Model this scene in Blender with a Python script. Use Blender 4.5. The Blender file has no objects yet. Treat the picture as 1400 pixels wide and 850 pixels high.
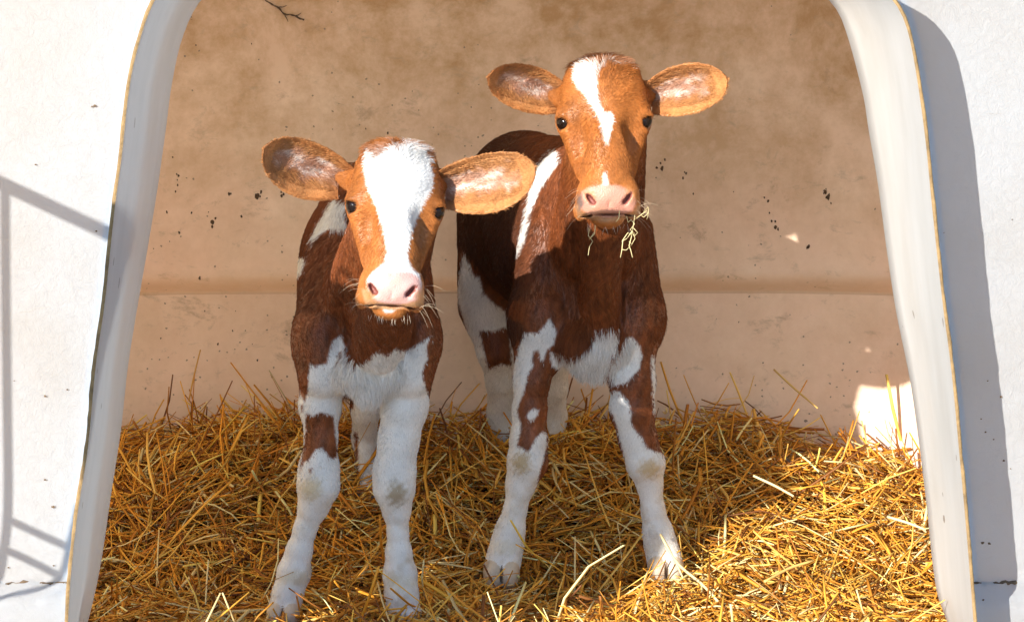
import bpy, math, random, time
import numpy as np
from mathutils import Vector, Matrix, noise as mnoise
T0 = time.time()
random.seed(7)
RNG = np.random.default_rng(11)
SC = bpy.context.scene
COL = SC.collection

# ------------------------------------------------------------------ camera
CAM_D, CAM_Z, FPX = 5.0, 1.268, 3600.0
PITCH = math.atan(403 / FPX)
cam = bpy.data.cameras.new('camera')
camo = bpy.data.objects.new('camera', cam)
COL.objects.link(camo)
camo.location = (0, -CAM_D, CAM_Z)
camo.rotation_euler = (math.pi / 2 - PITCH, 0, 0)
cam.sensor_width = 36
cam.lens = FPX / 1400 * 36
cam.clip_end = 2000
SC.camera = camo

# ------------------------------------------------------------------ world, sun, exposure
SUN_TO = Vector((-0.65, -1.0, 0.362)).normalized()
w = bpy.data.worlds.new('World')
SC.world = w
w.use_nodes = True
nt = w.node_tree
bg = nt.nodes['Background']
sky = nt.nodes.new('ShaderNodeTexSky')
sky.sky_type = 'NISHITA'
sky.sun_disc = False
sky.sun_elevation = math.asin(SUN_TO.z)
sky.sun_rotation = math.atan2(SUN_TO.x, SUN_TO.y)
sky.air_density = 1.0
sky.dust_density = 0.15
sky.ozone_density = 4.0
nt.links.new(sky.outputs[0], bg.inputs[0])
bg.inputs[1].default_value = 0.15
sun = bpy.data.lights.new('sun', 'SUN')
sun.energy = 5.0
sun.angle = math.radians(0.5)
sun.color = (1.0, 0.94, 0.85)
suno = bpy.data.objects.new('sun', sun)
COL.objects.link(suno)
suno.rotation_euler = (-SUN_TO).to_track_quat('-Z', 'Y').to_euler()
suno.location = (-6, -6, 4)
SC.view_settings.view_transform = 'Standard'
SC.view_settings.look = 'None'
SC.view_settings.exposure = 0.82
SC.view_settings.gamma = 1.0
SC.cycles.diffuse_bounces = 8
SC.cycles.max_bounces = 12
SC.cycles.use_denoising = True

# ------------------------------------------------------------------ helpers
CP, SP = math.cos(PITCH), math.sin(PITCH)
def P(px, py, y):
    """point at depth y (world) seen at photograph pixel px, py"""
    a, b = (px - 700) / FPX, -(py - 425) / FPX
    dx, dy, dz = a, CP + b * SP, -SP + b * CP
    t = (y + CAM_D) / dy
    return np.array([dx * t, y, CAM_Z + dz * t])

def proj(v):
    x = v[:, 0]; dy = v[:, 1] + CAM_D; dz = v[:, 2] - CAM_Z
    zf = dy * CP - dz * SP
    up = dz * CP + dy * SP
    return np.stack([700 + FPX * x / zf, 425 - FPX * up / zf], 1)

def tag(o, label=None, cat=None, group=None, kind=None):
    if label: o['label'] = label
    if cat: o['category'] = cat
    if group: o['group'] = group
    if kind: o['kind'] = kind
    return o

def empty(name, loc):
    o = bpy.data.objects.new(name, None)
    o.location = loc
    o.empty_display_size = 0.1
    COL.objects.link(o)
    return o

def mesh_obj(name, verts, faces, mat, parent=None, smooth=True, loc=None):
    """verts are world coordinates; stored relative to parent / loc"""
    me = bpy.data.meshes.new(name)
    v = np.asarray(verts, dtype=np.float64)
    off = np.array(parent.location) if parent else (np.array(loc) if loc is not None else np.zeros(3))
    v = v - off
    if isinstance(faces, np.ndarray):
        n, k = faces.shape
        me.vertices.add(len(v)); me.vertices.foreach_set('co', v.astype(np.float32).ravel())
        me.loops.add(n * k); me.loops.foreach_set('vertex_index', faces.astype(np.int32).ravel())
        me.polygons.add(n)
        me.polygons.foreach_set('loop_start', (np.arange(n) * k).astype(np.int32))
        me.update(calc_edges=True)
    else:
        me.from_pydata([tuple(p) for p in v], [], faces)
        me.update()
    if smooth:
        me.polygons.foreach_set('use_smooth', np.ones(len(me.polygons), dtype=bool))
    for m in (mat if isinstance(mat, (list, tuple)) else [mat]):
        me.materials.append(m)
    o = bpy.data.objects.new(name, me)
    COL.objects.link(o)
    if parent: o.parent = parent
    elif loc is not None: o.location = loc
    return o

def catmull(pts, n, closed=False):
    pts = np.asarray(pts, float)
    d = np.r_[0, np.cumsum(np.linalg.norm(np.diff(pts, axis=0), axis=1))]
    ts = np.linspace(0, d[-1], n)
    out = []
    for t in ts:
        i = min(max(np.searchsorted(d, t, side='right') - 1, 0), len(pts) - 2)
        p1, p2 = pts[i], pts[i + 1]
        h = d[i + 1] - d[i]
        m1 = (p2 - (pts[i - 1] if i > 0 else p1)) / (d[i + 1] - (d[i - 1] if i > 0 else d[i]))
        m2 = ((pts[i + 2] if i + 2 < len(pts) else p2) - p1) / ((d[i + 2] if i + 2 < len(pts) else d[i + 1]) - d[i])
        u = (t - d[i]) / h
        out.append((2*u**3-3*u*u+1)*p1 + (u**3-2*u*u+u)*h*m1 + (-2*u**3+3*u*u)*p2 + (u**3-u*u)*h*m2)
    return np.array(out)

def tube_mesh(path, radii, sides=8, caps=True):
    path = [Vector(p) for p in path]
    vs, fs = [], []
    prev = None
    for i, p in enumerate(path):
        t = (path[min(i + 1, len(path) - 1)] - path[max(i - 1, 0)]).normalized()
        if prev is None:
            a = t.orthogonal().normalized()
        else:
            a = (prev - t * prev.dot(t)).normalized()
        prev = a
        b = t.cross(a)
        r = radii[i] if hasattr(radii, '__len__') else radii
        for k in range(sides):
            an = 2 * math.pi * k / sides
            vs.append(p + (a * math.cos(an) + b * math.sin(an)) * r)
    n = len(path)
    for i in range(n - 1):
        for k in range(sides):
            k2 = (k + 1) % sides
            fs.append((i*sides+k, i*sides+k2, (i+1)*sides+k2, (i+1)*sides+k))
    if caps:
        fs.append(tuple(reversed(range(sides))))
        fs.append(tuple(range((n-1)*sides, n*sides)))
    return [tuple(v) for v in vs], fs

# ------------------------------------------------------------------ material helpers
def new_mat(name):
    m = bpy.data.materials.new(name)
    m.use_nodes = True
    nt = m.node_tree
    b = nt.nodes['Principled BSDF']
    return m, nt, b
def N(nt, typ, **kw):
    n = nt.nodes.new(typ)
    for k, v in kw.items():
        if k.startswith('i_'):
            key = k[2:]
            key = int(key) if key.isdigit() else key.replace('_', ' ')
            n.inputs[key].default_value = v
        else:
            setattr(n, k, v)
    return n
def ramp(nt, fac, stops):
    r = nt.nodes.new('ShaderNodeValToRGB')
    el = r.color_ramp.elements
    el[0].position, el[0].color = stops[0][0], (*stops[0][1], 1)
    el[1].position, el[1].color = stops[-1][0], (*stops[-1][1], 1)
    for p, c in stops[1:-1]:
        e = el.new(p); e.color = (*c, 1)
    nt.links.new(fac, r.inputs[0])
    return r
def mixc(nt, fac, a, b, mode='MIX'):
    m = nt.nodes.new('ShaderNodeMix'); m.data_type = 'RGBA'; m.blend_type = mode
    for i, v in ((0, fac), (6, a), (7, b)):
        if isinstance(v, (int, float)): m.inputs[i].default_value = v
        elif isinstance(v, tuple): m.inputs[i].default_value = (*v, 1)
        else: nt.links.new(v, m.inputs[i])
    return m.outputs[2]
def math_n(nt, op, a, b=0.0, clamp=False):
    m = nt.nodes.new('ShaderNodeMath'); m.operation = op; m.use_clamp = clamp
    for i, v in enumerate((a, b)):
        if isinstance(v, (int, float)): m.inputs[i].default_value = v
        else: nt.links.new(v, m.inputs[i])
    return m.outputs[0]
def bump(nt, b, h, strength, dist=0.01):
    n = nt.nodes.new('ShaderNodeBump'); n.inputs['Strength'].default_value = strength
    n.inputs['Distance'].default_value = dist
    nt.links.new(h, n.inputs['Height']); nt.links.new(n.outputs[0], b.inputs['Normal'])
def geo_pos(nt):
    return nt.nodes.new('ShaderNodeNewGeometry').outputs['Position']
def noise_n(nt, vec, scale, detail=4, rough=0.55, dist=0.0):
    n = nt.nodes.new('ShaderNodeTexNoise'); n.inputs['Scale'].default_value = scale
    n.inputs['Detail'].default_value = detail; n.inputs['Roughness'].default_value = rough
    n.inputs['Distortion'].default_value = dist
    nt.links.new(vec, n.inputs['Vector']); return n.outputs[0]
def stretch(nt, vec, s):
    m = nt.nodes.new('ShaderNodeMapping'); m.inputs['Scale'].default_value = s
    nt.links.new(vec, m.inputs[0]); return m.outputs[0]
def specks(nt, vec, scale, thr, dens_scale, dens_lo, dens_hi):
    v = nt.nodes.new('ShaderNodeTexVoronoi'); v.inputs['Scale'].default_value = scale
    wv = nt.nodes.new('ShaderNodeVectorMath'); wv.operation = 'ADD'
    nn = nt.nodes.new('ShaderNodeTexNoise'); nn.inputs['Scale'].default_value = scale * 2.2
    nt.links.new(vec, nn.inputs['Vector'])
    sc = nt.nodes.new('ShaderNodeVectorMath'); sc.operation = 'SCALE'; sc.inputs['Scale'].default_value = 0.35 / scale
    nt.links.new(nn.outputs['Color'], sc.inputs[0])
    nt.links.new(vec, wv.inputs[0]); nt.links.new(sc.outputs[0], wv.inputs[1])
    nt.links.new(wv.outputs[0], v.inputs['Vector'])
    d = math_n(nt, 'LESS_THAN', v.outputs['Distance'], thr)
    cs = nt.nodes.new('ShaderNodeSeparateColor'); nt.links.new(v.outputs['Color'], cs.inputs[0])
    dn = noise_n(nt, vec, dens_scale, 2)
    mr = nt.nodes.new('ShaderNodeMapRange'); nt.links.new(dn, mr.inputs[0])
    mr.inputs[1].default_value = 0.45; mr.inputs[2].default_value = 0.65
    mr.inputs[3].default_value = dens_lo; mr.inputs[4].default_value = dens_hi
    keep = math_n(nt, 'LESS_THAN', cs.outputs[0], mr.outputs[0])
    return math_n(nt, 'MULTIPLY', d, keep)

def mat_exterior(thin=0.0, tint=(0.74, 0.85, 1.0)):
    m, nt, b = new_mat('rough_white_gelcoat')
    if thin: let_light_through(nt, b, tint, thin)
    pos = geo_pos(nt)
    n1 = noise_n(nt, pos, 2.5, 5, 0.6)
    n2 = noise_n(nt, pos, 22, 6, 0.7)
    c = ramp(nt, n1, [(0.35, (0.51, 0.52, 0.525)), (0.6, (0.57, 0.605, 0.64))]).outputs[0]
    grime = ramp(nt, n2, [(0.60, (0, 0, 0)), (0.75, (1, 1, 1))]).outputs[0]
    gsel = ramp(nt, noise_n(nt, pos, 5, 3), [(0.5, (0, 0, 0)), (0.7, (1, 1, 1))]).outputs[0]
    g = mixc(nt, 1.0, grime, gsel, 'MULTIPLY')
    gm = math_n(nt, 'MULTIPLY', g, 0.38)
    c = mixc(nt, gm, c, (0.42, 0.36, 0.27))
    # low part of the wall: more dirt
    sx = nt.nodes.new('ShaderNodeSeparateXYZ'); nt.links.new(pos, sx.inputs[0])
    low = nt.nodes.new('ShaderNodeMapRange'); nt.links.new(sx.outputs[2], low.inputs[0])
    low.inputs[1].default_value = 0.30; low.inputs[2].default_value = 0.05
    lowm = math_n(nt, 'MULTIPLY', low.outputs[0], math_n(nt, 'MULTIPLY', noise_n(nt, stretch(nt, pos, (6, 6, 30)), 1.5, 5), 0.5))
    c = mixc(nt, lowm, c, (0.45, 0.40, 0.32))
    sp = specks(nt, pos, 22, 0.085, 1.6, 0.02, 0.22)
    c = mixc(nt, math_n(nt, 'MULTIPLY', sp, 0.85), c, (0.10, 0.07, 0.04))
    nt.links.new(c, b.inputs['Base Color'])
    b.inputs['Roughness'].default_value = 0.6
    w1 = noise_n(nt, stretch(nt, pos, (1, 1, 1)), 55, 5, 0.75, 1.2)
    scr = ramp(nt, noise_n(nt, stretch(nt, pos, (5, 5, 40)), 1.6, 6, 0.7, 1.0), [(0.66, (0, 0, 0)), (0.70, (1, 1, 1))]).outputs[0]
    c = mixc(nt, math_n(nt, 'MULTIPLY', scr, 0.35), c, (0.36, 0.30, 0.22))
    nt.links.new(c, b.inputs['Base Color'])
    w2 = noise_n(nt, pos, 9, 3, 0.6)
    h = math_n(nt, 'ADD', w1, math_n(nt, 'MULTIPLY', w2, 0.8))
    bump(nt, b, h, 0.55, 0.006)
    return m

def let_light_through(nt, b, col, amt):
    """thin fibreglass lets some daylight through"""
    t = nt.nodes.new('ShaderNodeBsdfTranslucent'); t.inputs[0].default_value = (*col, 1)
    mx = nt.nodes.new('ShaderNodeMixShader')
    if isinstance(amt, float): mx.inputs[0].default_value = amt
    else: nt.links.new(amt, mx.inputs[0])
    nt.links.new(b.outputs[0], mx.inputs[1]); nt.links.new(t.outputs[0], mx.inputs[2])
    nt.links.new(mx.outputs[0], nt.nodes['Material Output'].inputs[0])
def mat_interior(thin):
    m, nt, b = new_mat('soiled_cream_gelcoat')
    pos = geo_pos(nt)
    sx = nt.nodes.new('ShaderNodeSeparateXYZ'); nt.links.new(pos, sx.inputs[0])
    n1 = noise_n(nt, pos, 2.2, 6, 0.62)
    c = ramp(nt, n1, [(0.3, (0.85, 0.57, 0.42)), (0.7, (0.94, 0.73, 0.57))]).outputs[0]
    # smoky brown grime, thicker towards the roof
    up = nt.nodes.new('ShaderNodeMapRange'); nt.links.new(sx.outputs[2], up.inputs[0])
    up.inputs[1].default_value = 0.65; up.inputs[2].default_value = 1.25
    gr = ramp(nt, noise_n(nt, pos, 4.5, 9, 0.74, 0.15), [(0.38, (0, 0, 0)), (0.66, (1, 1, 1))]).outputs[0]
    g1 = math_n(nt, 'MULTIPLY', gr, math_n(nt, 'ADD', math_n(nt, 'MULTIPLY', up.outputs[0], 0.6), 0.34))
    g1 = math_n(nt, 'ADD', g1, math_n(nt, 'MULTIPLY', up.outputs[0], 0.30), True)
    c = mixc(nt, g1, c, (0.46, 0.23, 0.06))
    # small scuffs
    sc = ramp(nt, noise_n(nt, stretch(nt, pos, (1, 1, 1.6)), 16, 6, 0.75, 0.5), [(0.57, (0, 0, 0)), (0.72, (1, 1, 1))]).outputs[0]
    c = mixc(nt, math_n(nt, 'MULTIPLY', sc, 0.6), c, (0.36, 0.24, 0.14))
    sm = ramp(nt, noise_n(nt, stretch(nt, pos, (1, 1, 1.3)), 5.5, 9, 0.78, 0.35), [(0.585, (0, 0, 0)), (0.66, (1, 1, 1))]).outputs[0]
    c = mixc(nt, math_n(nt, 'MULTIPLY', sm, 0.5), c, (0.30, 0.16, 0.07))
    # browner band along the moulded ledge
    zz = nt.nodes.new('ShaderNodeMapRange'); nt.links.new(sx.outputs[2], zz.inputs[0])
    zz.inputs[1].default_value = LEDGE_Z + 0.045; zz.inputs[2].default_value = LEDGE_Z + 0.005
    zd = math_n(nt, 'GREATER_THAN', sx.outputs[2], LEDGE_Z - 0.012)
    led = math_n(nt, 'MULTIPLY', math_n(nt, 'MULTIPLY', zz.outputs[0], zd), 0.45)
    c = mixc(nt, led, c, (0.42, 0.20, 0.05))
    sp = specks(nt, pos, 16, 0.055, 1.3, 0.0, 0.32)
    c = mixc(nt, math_n(nt, 'MULTIPLY', sp, 0.8), c, (0.05, 0.028, 0.015))
    sp2 = specks(nt, pos, 60, 0.15, 1.6, 0.0, 0.40)
    c = mixc(nt, math_n(nt, 'MULTIPLY', sp2, 0.8), c, (0.10, 0.055, 0.03))
    nt.links.new(c, b.inputs['Base Color'])
    b.inputs['Roughness'].default_value = 0.5
    bump(nt, b, noise_n(nt, pos, 14, 4, 0.6), 0.25, 0.006)
    # sides and roof made more translucent than the rear, added to brighten the inside
    mr = nt.nodes.new('ShaderNodeMapRange'); nt.links.new(sx.outputs[1], mr.inputs[0])
    mr.inputs[1].default_value = 1.15; mr.inputs[2].default_value = 1.45
    mr.inputs[3].default_value = max(thin, 0.86); mr.inputs[4].default_value = min(thin, 0.12)
    let_light_through(nt, b, (1.0, 0.78, 0.52), mr.outputs[0])
    return m

def mat_reveal():
    m, nt, b = new_mat('smooth_white_gelcoat')
    pos = geo_pos(nt)
    st = stretch(nt, pos, (8, 8, 1))
    c = ramp(nt, noise_n(nt, st, 2.2, 5, 0.6), [(0.3, (0.50, 0.49, 0.46)), (0.65, (0.575, 0.57, 0.55))]).outputs[0]
    sc = ramp(nt, noise_n(nt, stretch(nt, pos, (20, 20, 5)), 3, 6, 0.8), [(0.62, (0, 0, 0)), (0.70, (1, 1, 1))]).outputs[0]
    c = mixc(nt, math_n(nt, 'MULTIPLY', sc, 0.22), c, (0.45, 0.33, 0.2))
    sp = specks(nt, stretch(nt, pos, (1, 1, 0.5)), 30, 0.14, 2.3, 0.02, 0.25)
    c = mixc(nt, math_n(nt, 'MULTIPLY', sp, 0.8), c, (0.15, 0.10, 0.06))
    nt.links.new(c, b.inputs['Base Color'])
    b.inputs['Roughness'].default_value = 0.38
    bump(nt, b, noise_n(nt, pos, 10, 3), 0.12, 0.006)
    let_light_through(nt, b, (0.95, 0.90, 0.82), 0.22)
    return m

def mat_simple(name, col, rough=0.6, nscale=20, var=0.25, metal=0.0, bmp=0.2):
    m, nt, b = new_mat(name)
    pos = geo_pos(nt)
    lo = tuple(x * (1 - var) for x in col); hi = tuple(min(1, x * (1 + var)) for x in col)
    c = ramp(nt, noise_n(nt, pos, nscale, 5, 0.65), [(0.3, lo), (0.7, hi)]).outputs[0]
    nt.links.new(c, b.inputs['Base Color'])
    b.inputs['Roughness'].default_value = rough
    b.inputs['Metallic'].default_value = metal
    bump(nt, b, noise_n(nt, pos, nscale * 4, 4), bmp, 0.004)
    return m

def mat_attr(name, attr, rough=0.7, spec=0.3, trans=0.0, sss=0.0):
    m, nt, b = new_mat(name)
    a = nt.nodes.new('ShaderNodeAttribute'); a.attribute_name = attr
    nt.links.new(a.outputs['Color'], b.inputs['Base Color'])
    b.inputs['Roughness'].default_value = rough
    b.inputs['Specular IOR Level'].default_value = spec
    if trans > 0:
        t = nt.nodes.new('ShaderNodeBsdfTranslucent')
        nt.links.new(a.outputs['Color'], t.inputs[0])
        mx = nt.nodes.new('ShaderNodeMixShader'); mx.inputs[0].default_value = trans
        nt.links.new(b.outputs[0], mx.inputs[1]); nt.links.new(t.outputs[0], mx.inputs[2])
        nt.links.new(mx.outputs[0], nt.nodes['Material Output'].inputs[0])
    return m

# ------------------------------------------------------------------ ground
LEDGE_Z = P(700, 394, 1.60)[2]
GROUND_Z = -0.10
def build_ground():
    n = 60
    t = np.linspace(-1, 1, n)
    g = np.sign(t) * np.abs(t) ** 3 * 400
    X, Y = np.meshgrid(g, g, indexing='ij')
    Z = GROUND_Z + 0.0 * X
    vs = np.stack([X, Y, Z], -1).reshape(-1, 3)
    i = np.arange((n - 1) * n).reshape(n - 1, n)[:, :-1].ravel()
    fs = np.stack([i, i + n, i + n + 1, i + 1], 1)
    m = mat_simple('pale_yard', (0.40, 0.39, 0.37), 0.85, 3, 0.2)
    tag(mesh_obj('ground', vs, fs, m), kind='structure')
build_ground()

# ------------------------------------------------------------------ hutch
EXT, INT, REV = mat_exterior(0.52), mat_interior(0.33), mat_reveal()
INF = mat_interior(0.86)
CUT = mat_simple('raw_fibreglass_edge', (0.27, 0.17, 0.07), 0.8, 40, 0.4, bmp=0.5)
RIM_Y, INN_Y = -0.185, 0.09
rim_px = [(88, 930), (93, 850), (97, 785), (107, 695), (120, 615), (131, 500), (142, 425), (145, 400), (157, 285), (167, 210),
          (177, 120), (190, 60), (212, 0), (240, -30), (300, -50), (400, -78), (560, -118), (716, -130), (870, -114), (1030, -74),
          (1135, -50), (1190, -28), (1220, 0), (1237, 30), (1250, 85), (1265, 190), (1275, 290), (1290, 425), (1300, 500), (1312, 625),
          (1322, 735), (1331, 850), (1337, 930)]
inn_px = [(95, 930), (120, 850), (137, 775), (152, 675), (165, 590), (175, 500), (187, 425), (200, 350), (215, 260), (227, 175),
          (235, 115), (250, 50), (275, 0), (308, -20), (370, -36), (480, -60), (600, -80), (707, -88), (820, -80), (930, -54),
          (1040, -36), (1102, -20), (1133, 0), (1152, 30), (1180, 130), (1187, 175), (1200, 250), (1212, 340), (1225, 425), (1245, 525),
          (1265, 675), (1280, 805), (1295, 850), (1320, 930)]
NA = 220
rim = catmull([P(x, y, RIM_Y) for x, y in rim_px], NA)
inn = catmull([P(x, y, INN_Y) for x, y in inn_px], NA)
def param_like(curve, n):      # reparametrise by angle about the centre so both curves match
    c = np.array([0.0, 0.4])
    a = np.unwrap(np.arctan2(curve[:, 2] - c[1], curve[:, 0] - c[0]))
    return a
def resample_angle(curve, angs):
    a = param_like(curve, NA)
    if a[0] > a[-1]: a2, c2 = a[::-1], curve[::-1]
    else: a2, c2 = a, curve
    return np.stack([np.interp(angs, a2, c2[:, k]) for k in range(3)], 1)
ar, ai = param_like(rim, NA), param_like(inn, NA)
if ar[0] < 0: ar += 2 * math.pi
if ai[0] < 0: ai += 2 * math.pi
lo = max(ar.min(), ai.min()); hi = min(ar.max(), ai.max())
angs = np.linspace(hi, lo, NA)
def rs(curve, a):
    o = np.argsort(a)
    return np.stack([np.interp(angs, a[o], curve[o, k]) for k in range(3)], 1)
rim, inn = rs(rim, ar), rs(inn, ai)
def grid_faces(nr, nc, flip=False, off=0):
    i = (np.arange(nr - 1)[:, None] * nc + np.arange(nc - 1)[None]).ravel() + off
    f = np.stack([i, i + 1, i + nc + 1, i + nc], 1)
    return f[:, ::-1] if flip else f
def outward(curve, d):
    t = np.gradient(curve, axis=0)
    n = np.stack([-t[:, 2], np.zeros(len(t)), t[:, 0]], 1)
    n /= np.linalg.norm(n, axis=1)[:, None] + 1e-9
    c = curve.mean(0)
    s = np.sign(((curve - c) * n).sum(1))
    return curve + n * s[:, None] * d
def build_hutch():
    root = empty('calf_hutch', (0, 0.9, GROUND_Z))
    tag(root, 'white fibreglass calf hutch with a wide arched doorway, soiled cream inside', 'hutch')
    # reveal (the smooth inside of the doorway collar)
    rows = []
    nr = 9
    for k in range(nr):
        u = k / (nr - 1)
        c = rim * (1 - u) + inn * u
        bulge = math.sin(u * math.pi) * 0.006
        rows.append(outward(c, bulge))
    back = outward(inn, 0.006).copy(); back[:, 1] += 0.006
    back2 = outward(inn, 0.05).copy(); back2[:, 1] += 0.012
    rows += [back, back2]
    vs = np.concatenate(rows)
    mesh_obj('doorway_reveal', vs, grid_faces(len(rows), NA), REV, root)
    # ragged cut edge on the front of the collar
    jag = np.array([mnoise.noise(Vector((i * 0.35, 3.1, 0))) * 0.0016 + mnoise.noise(Vector((i * 1.3, 7, 0))) * 0.001 for i in range(NA)])
    e0 = outward(rim, 0.0).copy(); e0[:, 1] -= 0.0005
    e1 = outward(rim, 0.0035).copy(); e1[:, 1] -= 0.002
    e2 = rim + (outward(rim, 1.0) - rim) * (0.0065 + jag)[:, None]; e2[:, 1] -= 0.001 + jag
    e3 = e2.copy(); e3[:, 1] += 0.004
    mesh_obj('cut_edge', np.concatenate([e0, e1, e2, e3]), grid_faces(4, NA), CUT, root)
    # outside of the collar, back to the wall
    o0 = outward(rim, 0.0065).copy(); o0[:, 1] += 0.003
    o1 = outward(rim, 0.004).copy(); o1[:, 1] = -0.05
    o2 = outward(rim, 0.012).copy(); o2[:, 1] = -0.010
    o3 = outward(rim, 0.045).copy(); o3[:, 1] = 0.004
    mesh_obj('collar', np.concatenate([o0, o1, o2, o3]), grid_faces(4, NA), EXT, root)
    # front wall: polar sheet from the collar out to a big rounded rectangle
    base = outward(rim, 0.02)
    W, H0, H1, D = 1.75, GROUND_Z - 0.02, 2.05, 2.25
    cz = 0.4
    far = []
    for a in angs:
        dx, dz = math.cos(a), math.sin(a)
        t = 1e9
        if abs(dx) > 1e-6: t = min(t, W / abs(dx))
        if dz > 1e-6: t = min(t, (H1 - cz) / dz)
        if dz < -1e-6: t = min(t, (H0 - cz) / dz)
        far.append((dx * t, 0, cz + dz * t))
    far = np.array(far)
    def prof(z):      # moulded foot standing proud of the wall
        s = np.clip((0.178 - z) / 0.02, 0, 1); s = s * s * (3 - 2 * s)
        return -0.045 * s
    nr = 90
    rows = []
    for k in range(nr):
        u = (k / (nr - 1)) ** 1.3
        c = base * (1 - u) + far * u
        c[:, 1] = 0.0
        rows.append(c)
    vs = np.concatenate(rows)
    # extend to the ground at both feet: move the lowest rays down
    vs[:, 1] = prof(vs[:, 2])
    mesh_obj('front_wall', vs, grid_faces(nr, NA, True), EXT, root)
    # lower feet fill each side of the doorway (below the last ray)
    for s, i in ((-1, 0), (1, NA - 1)):
        b = base[i]
        xs = np.linspace(b[0], s * W, 30)
        zs = np.linspace(H0, far[i][2] + 0.001, 24)
        X, Z = np.meshgrid(xs, zs)
        line = b[2] + (X - b[0]) / (far[i][0] - b[0]) * (far[i][2] - b[2])
        Z = H0 + (line - H0) * ((Z - H0) / (zs[-1] - H0))
        vv = np.stack([X, prof(Z), Z], -1).reshape(-1, 3)
        if np.ptp(Z) > 0.02:
            mesh_obj('wall_foot', vv, grid_faces(24, 30), EXT, root)
    # outer shell: sides, roof, rear
    R = 0.25
    def rrect(W, z0, z1, R, n=12):
        pts = [(-W, z0), (-W, z1 - R)]
        for k in range(1, n): a = math.pi - k / n * math.pi / 2; pts.append((-W + R + R * math.cos(a), z1 - R + R * math.sin(a)))
        pts += [(-W + R, z1), (W - R, z1)]
        for k in range(1, n): a = math.pi / 2 - k / n * math.pi / 2; pts.append((W - R + R * math.cos(a), z1 - R + R * math.sin(a)))
        pts += [(W, z1 - R), (W, z0)]
        return np.array(pts)
    rings = []
    for (y, sh) in [(-0.0, 0.0), (0.02, 0.004), (0.06, 0.0), (D - 0.25, 0.0), (D - 0.1, 0.04), (D, 0.16), (D + 0.02, 0.5), (D + 0.02, 1.2)]:
        r = rrect(W - sh + 0.02, H0, H1 - sh + 0.02, R)
        rings.append(np.stack([r[:, 0], np.full(len(r), y), r[:, 1]], 1))
    # close the rear to a point row
    cpt = rings[-1].copy(); cpt[:, 0] *= 0.01; cpt[:, 2] = H0 + (cpt[:, 2] - H0) * 0.5
    rings.append(cpt)
    mesh_obj('outer_shell', np.concatenate(rings), grid_faces(len(rings), len(rings[0]), True), mat_exterior(0.93, (1.0, 0.95, 0.86)), root)
    # inner shell
    nth, nz = 160, 150
    th = np.linspace(-0.10, math.pi + 0.10, nth)
    zs = np.r_[np.linspace(-0.12, LEDGE_Z - 0.06, 24), np.linspace(LEDGE_Z - 0.055, LEDGE_Z + 0.07, 50), np.linspace(LEDGE_Z + 0.08, 1.0, 26), 0.95 + 0.9 * np.sin(np.linspace(0.07, math.pi / 2, 50))]
    n = 6.0
    vs = np.zeros((len(zs), nth, 3))
    for i, z in enumerate(zs):
        k = 1.0
        if z > 0.95:
            q = min((z - 0.95) / 0.9, 1.0); k = (1 - q ** 2.6) ** (1 / 2.6)
        s = np.clip((LEDGE_Z + 0.045 - z) / 0.05, 0, 1)
        led = 0.065 * (s ** 3)
        hw = 1.32 * (0.25 + 0.75 * k) - led
        dp = 1.55 * (0.35 + 0.65 * k) - led
        if q_top(z): hw *= k / (0.25 + 0.75 * k) if k < 0.3 else 1
        c, s_ = np.cos(th), np.sin(th)
        vs[i, :, 0] = hw * np.sign(c) * np.abs(c) ** (2 / n)
        vs[i, :, 1] = 0.10 + dp * np.sign(s_) * np.abs(s_) ** (2 / n)
        vs[i, :, 2] = z
    vs[:, :, 1] = np.maximum(vs[:, :, 1], INN_Y + 0.014)
    # smooth moulding waviness
    vs = vs.reshape(-1, 3)
    for j in range(0, len(vs)):
        p = vs[j]
        vs[j, 1] += mnoise.noise(Vector((p[0] * 2.2, 5, p[2] * 2.2))) * 0.012
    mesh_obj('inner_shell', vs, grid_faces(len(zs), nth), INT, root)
    # inside face of the front wall (seen only from other places)
    far2 = []
    for a in angs:
        dx, dz = math.cos(a), math.sin(a)
        t = 1e9
        if abs(dx) > 1e-6: t = min(t, 1.40 / abs(dx))
        if dz > 1e-6: t = min(t, (1.86 - cz) / dz)
        if dz < -1e-6: t = min(t, (H0 - cz) / dz)
        far2.append((dx * t, INN_Y + 0.014, cz + dz * t))
    i0 = outward(inn, 0.05).copy(); i0[:, 1] = INN_Y + 0.012
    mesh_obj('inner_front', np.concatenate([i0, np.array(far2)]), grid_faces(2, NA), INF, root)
    return root
def q_top(z): return False
def wall_y(x, z):
    n = 6.0; k = 1.0
    if z > 0.95:
        q = min((z - 0.95) / 0.9, 1.0); k = (1 - q ** 2.6) ** (1 / 2.6)
    s = min(max((LEDGE_Z + 0.045 - z) / 0.05, 0), 1)
    led = 0.065 * s ** 3
    hw = 1.32 * (0.25 + 0.75 * k) - led; dp = 1.55 * (0.35 + 0.65 * k) - led
    c = min(abs(x) / hw, 0.999) ** (n / 2)
    y = 0.10 + dp * (math.sqrt(1 - c * c)) ** (2 / n)
    return y + mnoise.noise(Vector((x * 2.2, 5, z * 2.2))) * 0.012
HUTCH = build_hutch()
def on_wall(px, py):
    y = 1.55
    for _ in range(6):
        p = P(px, py, y); y = wall_y(p[0], p[2])
    return P(px, py, y)

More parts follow.
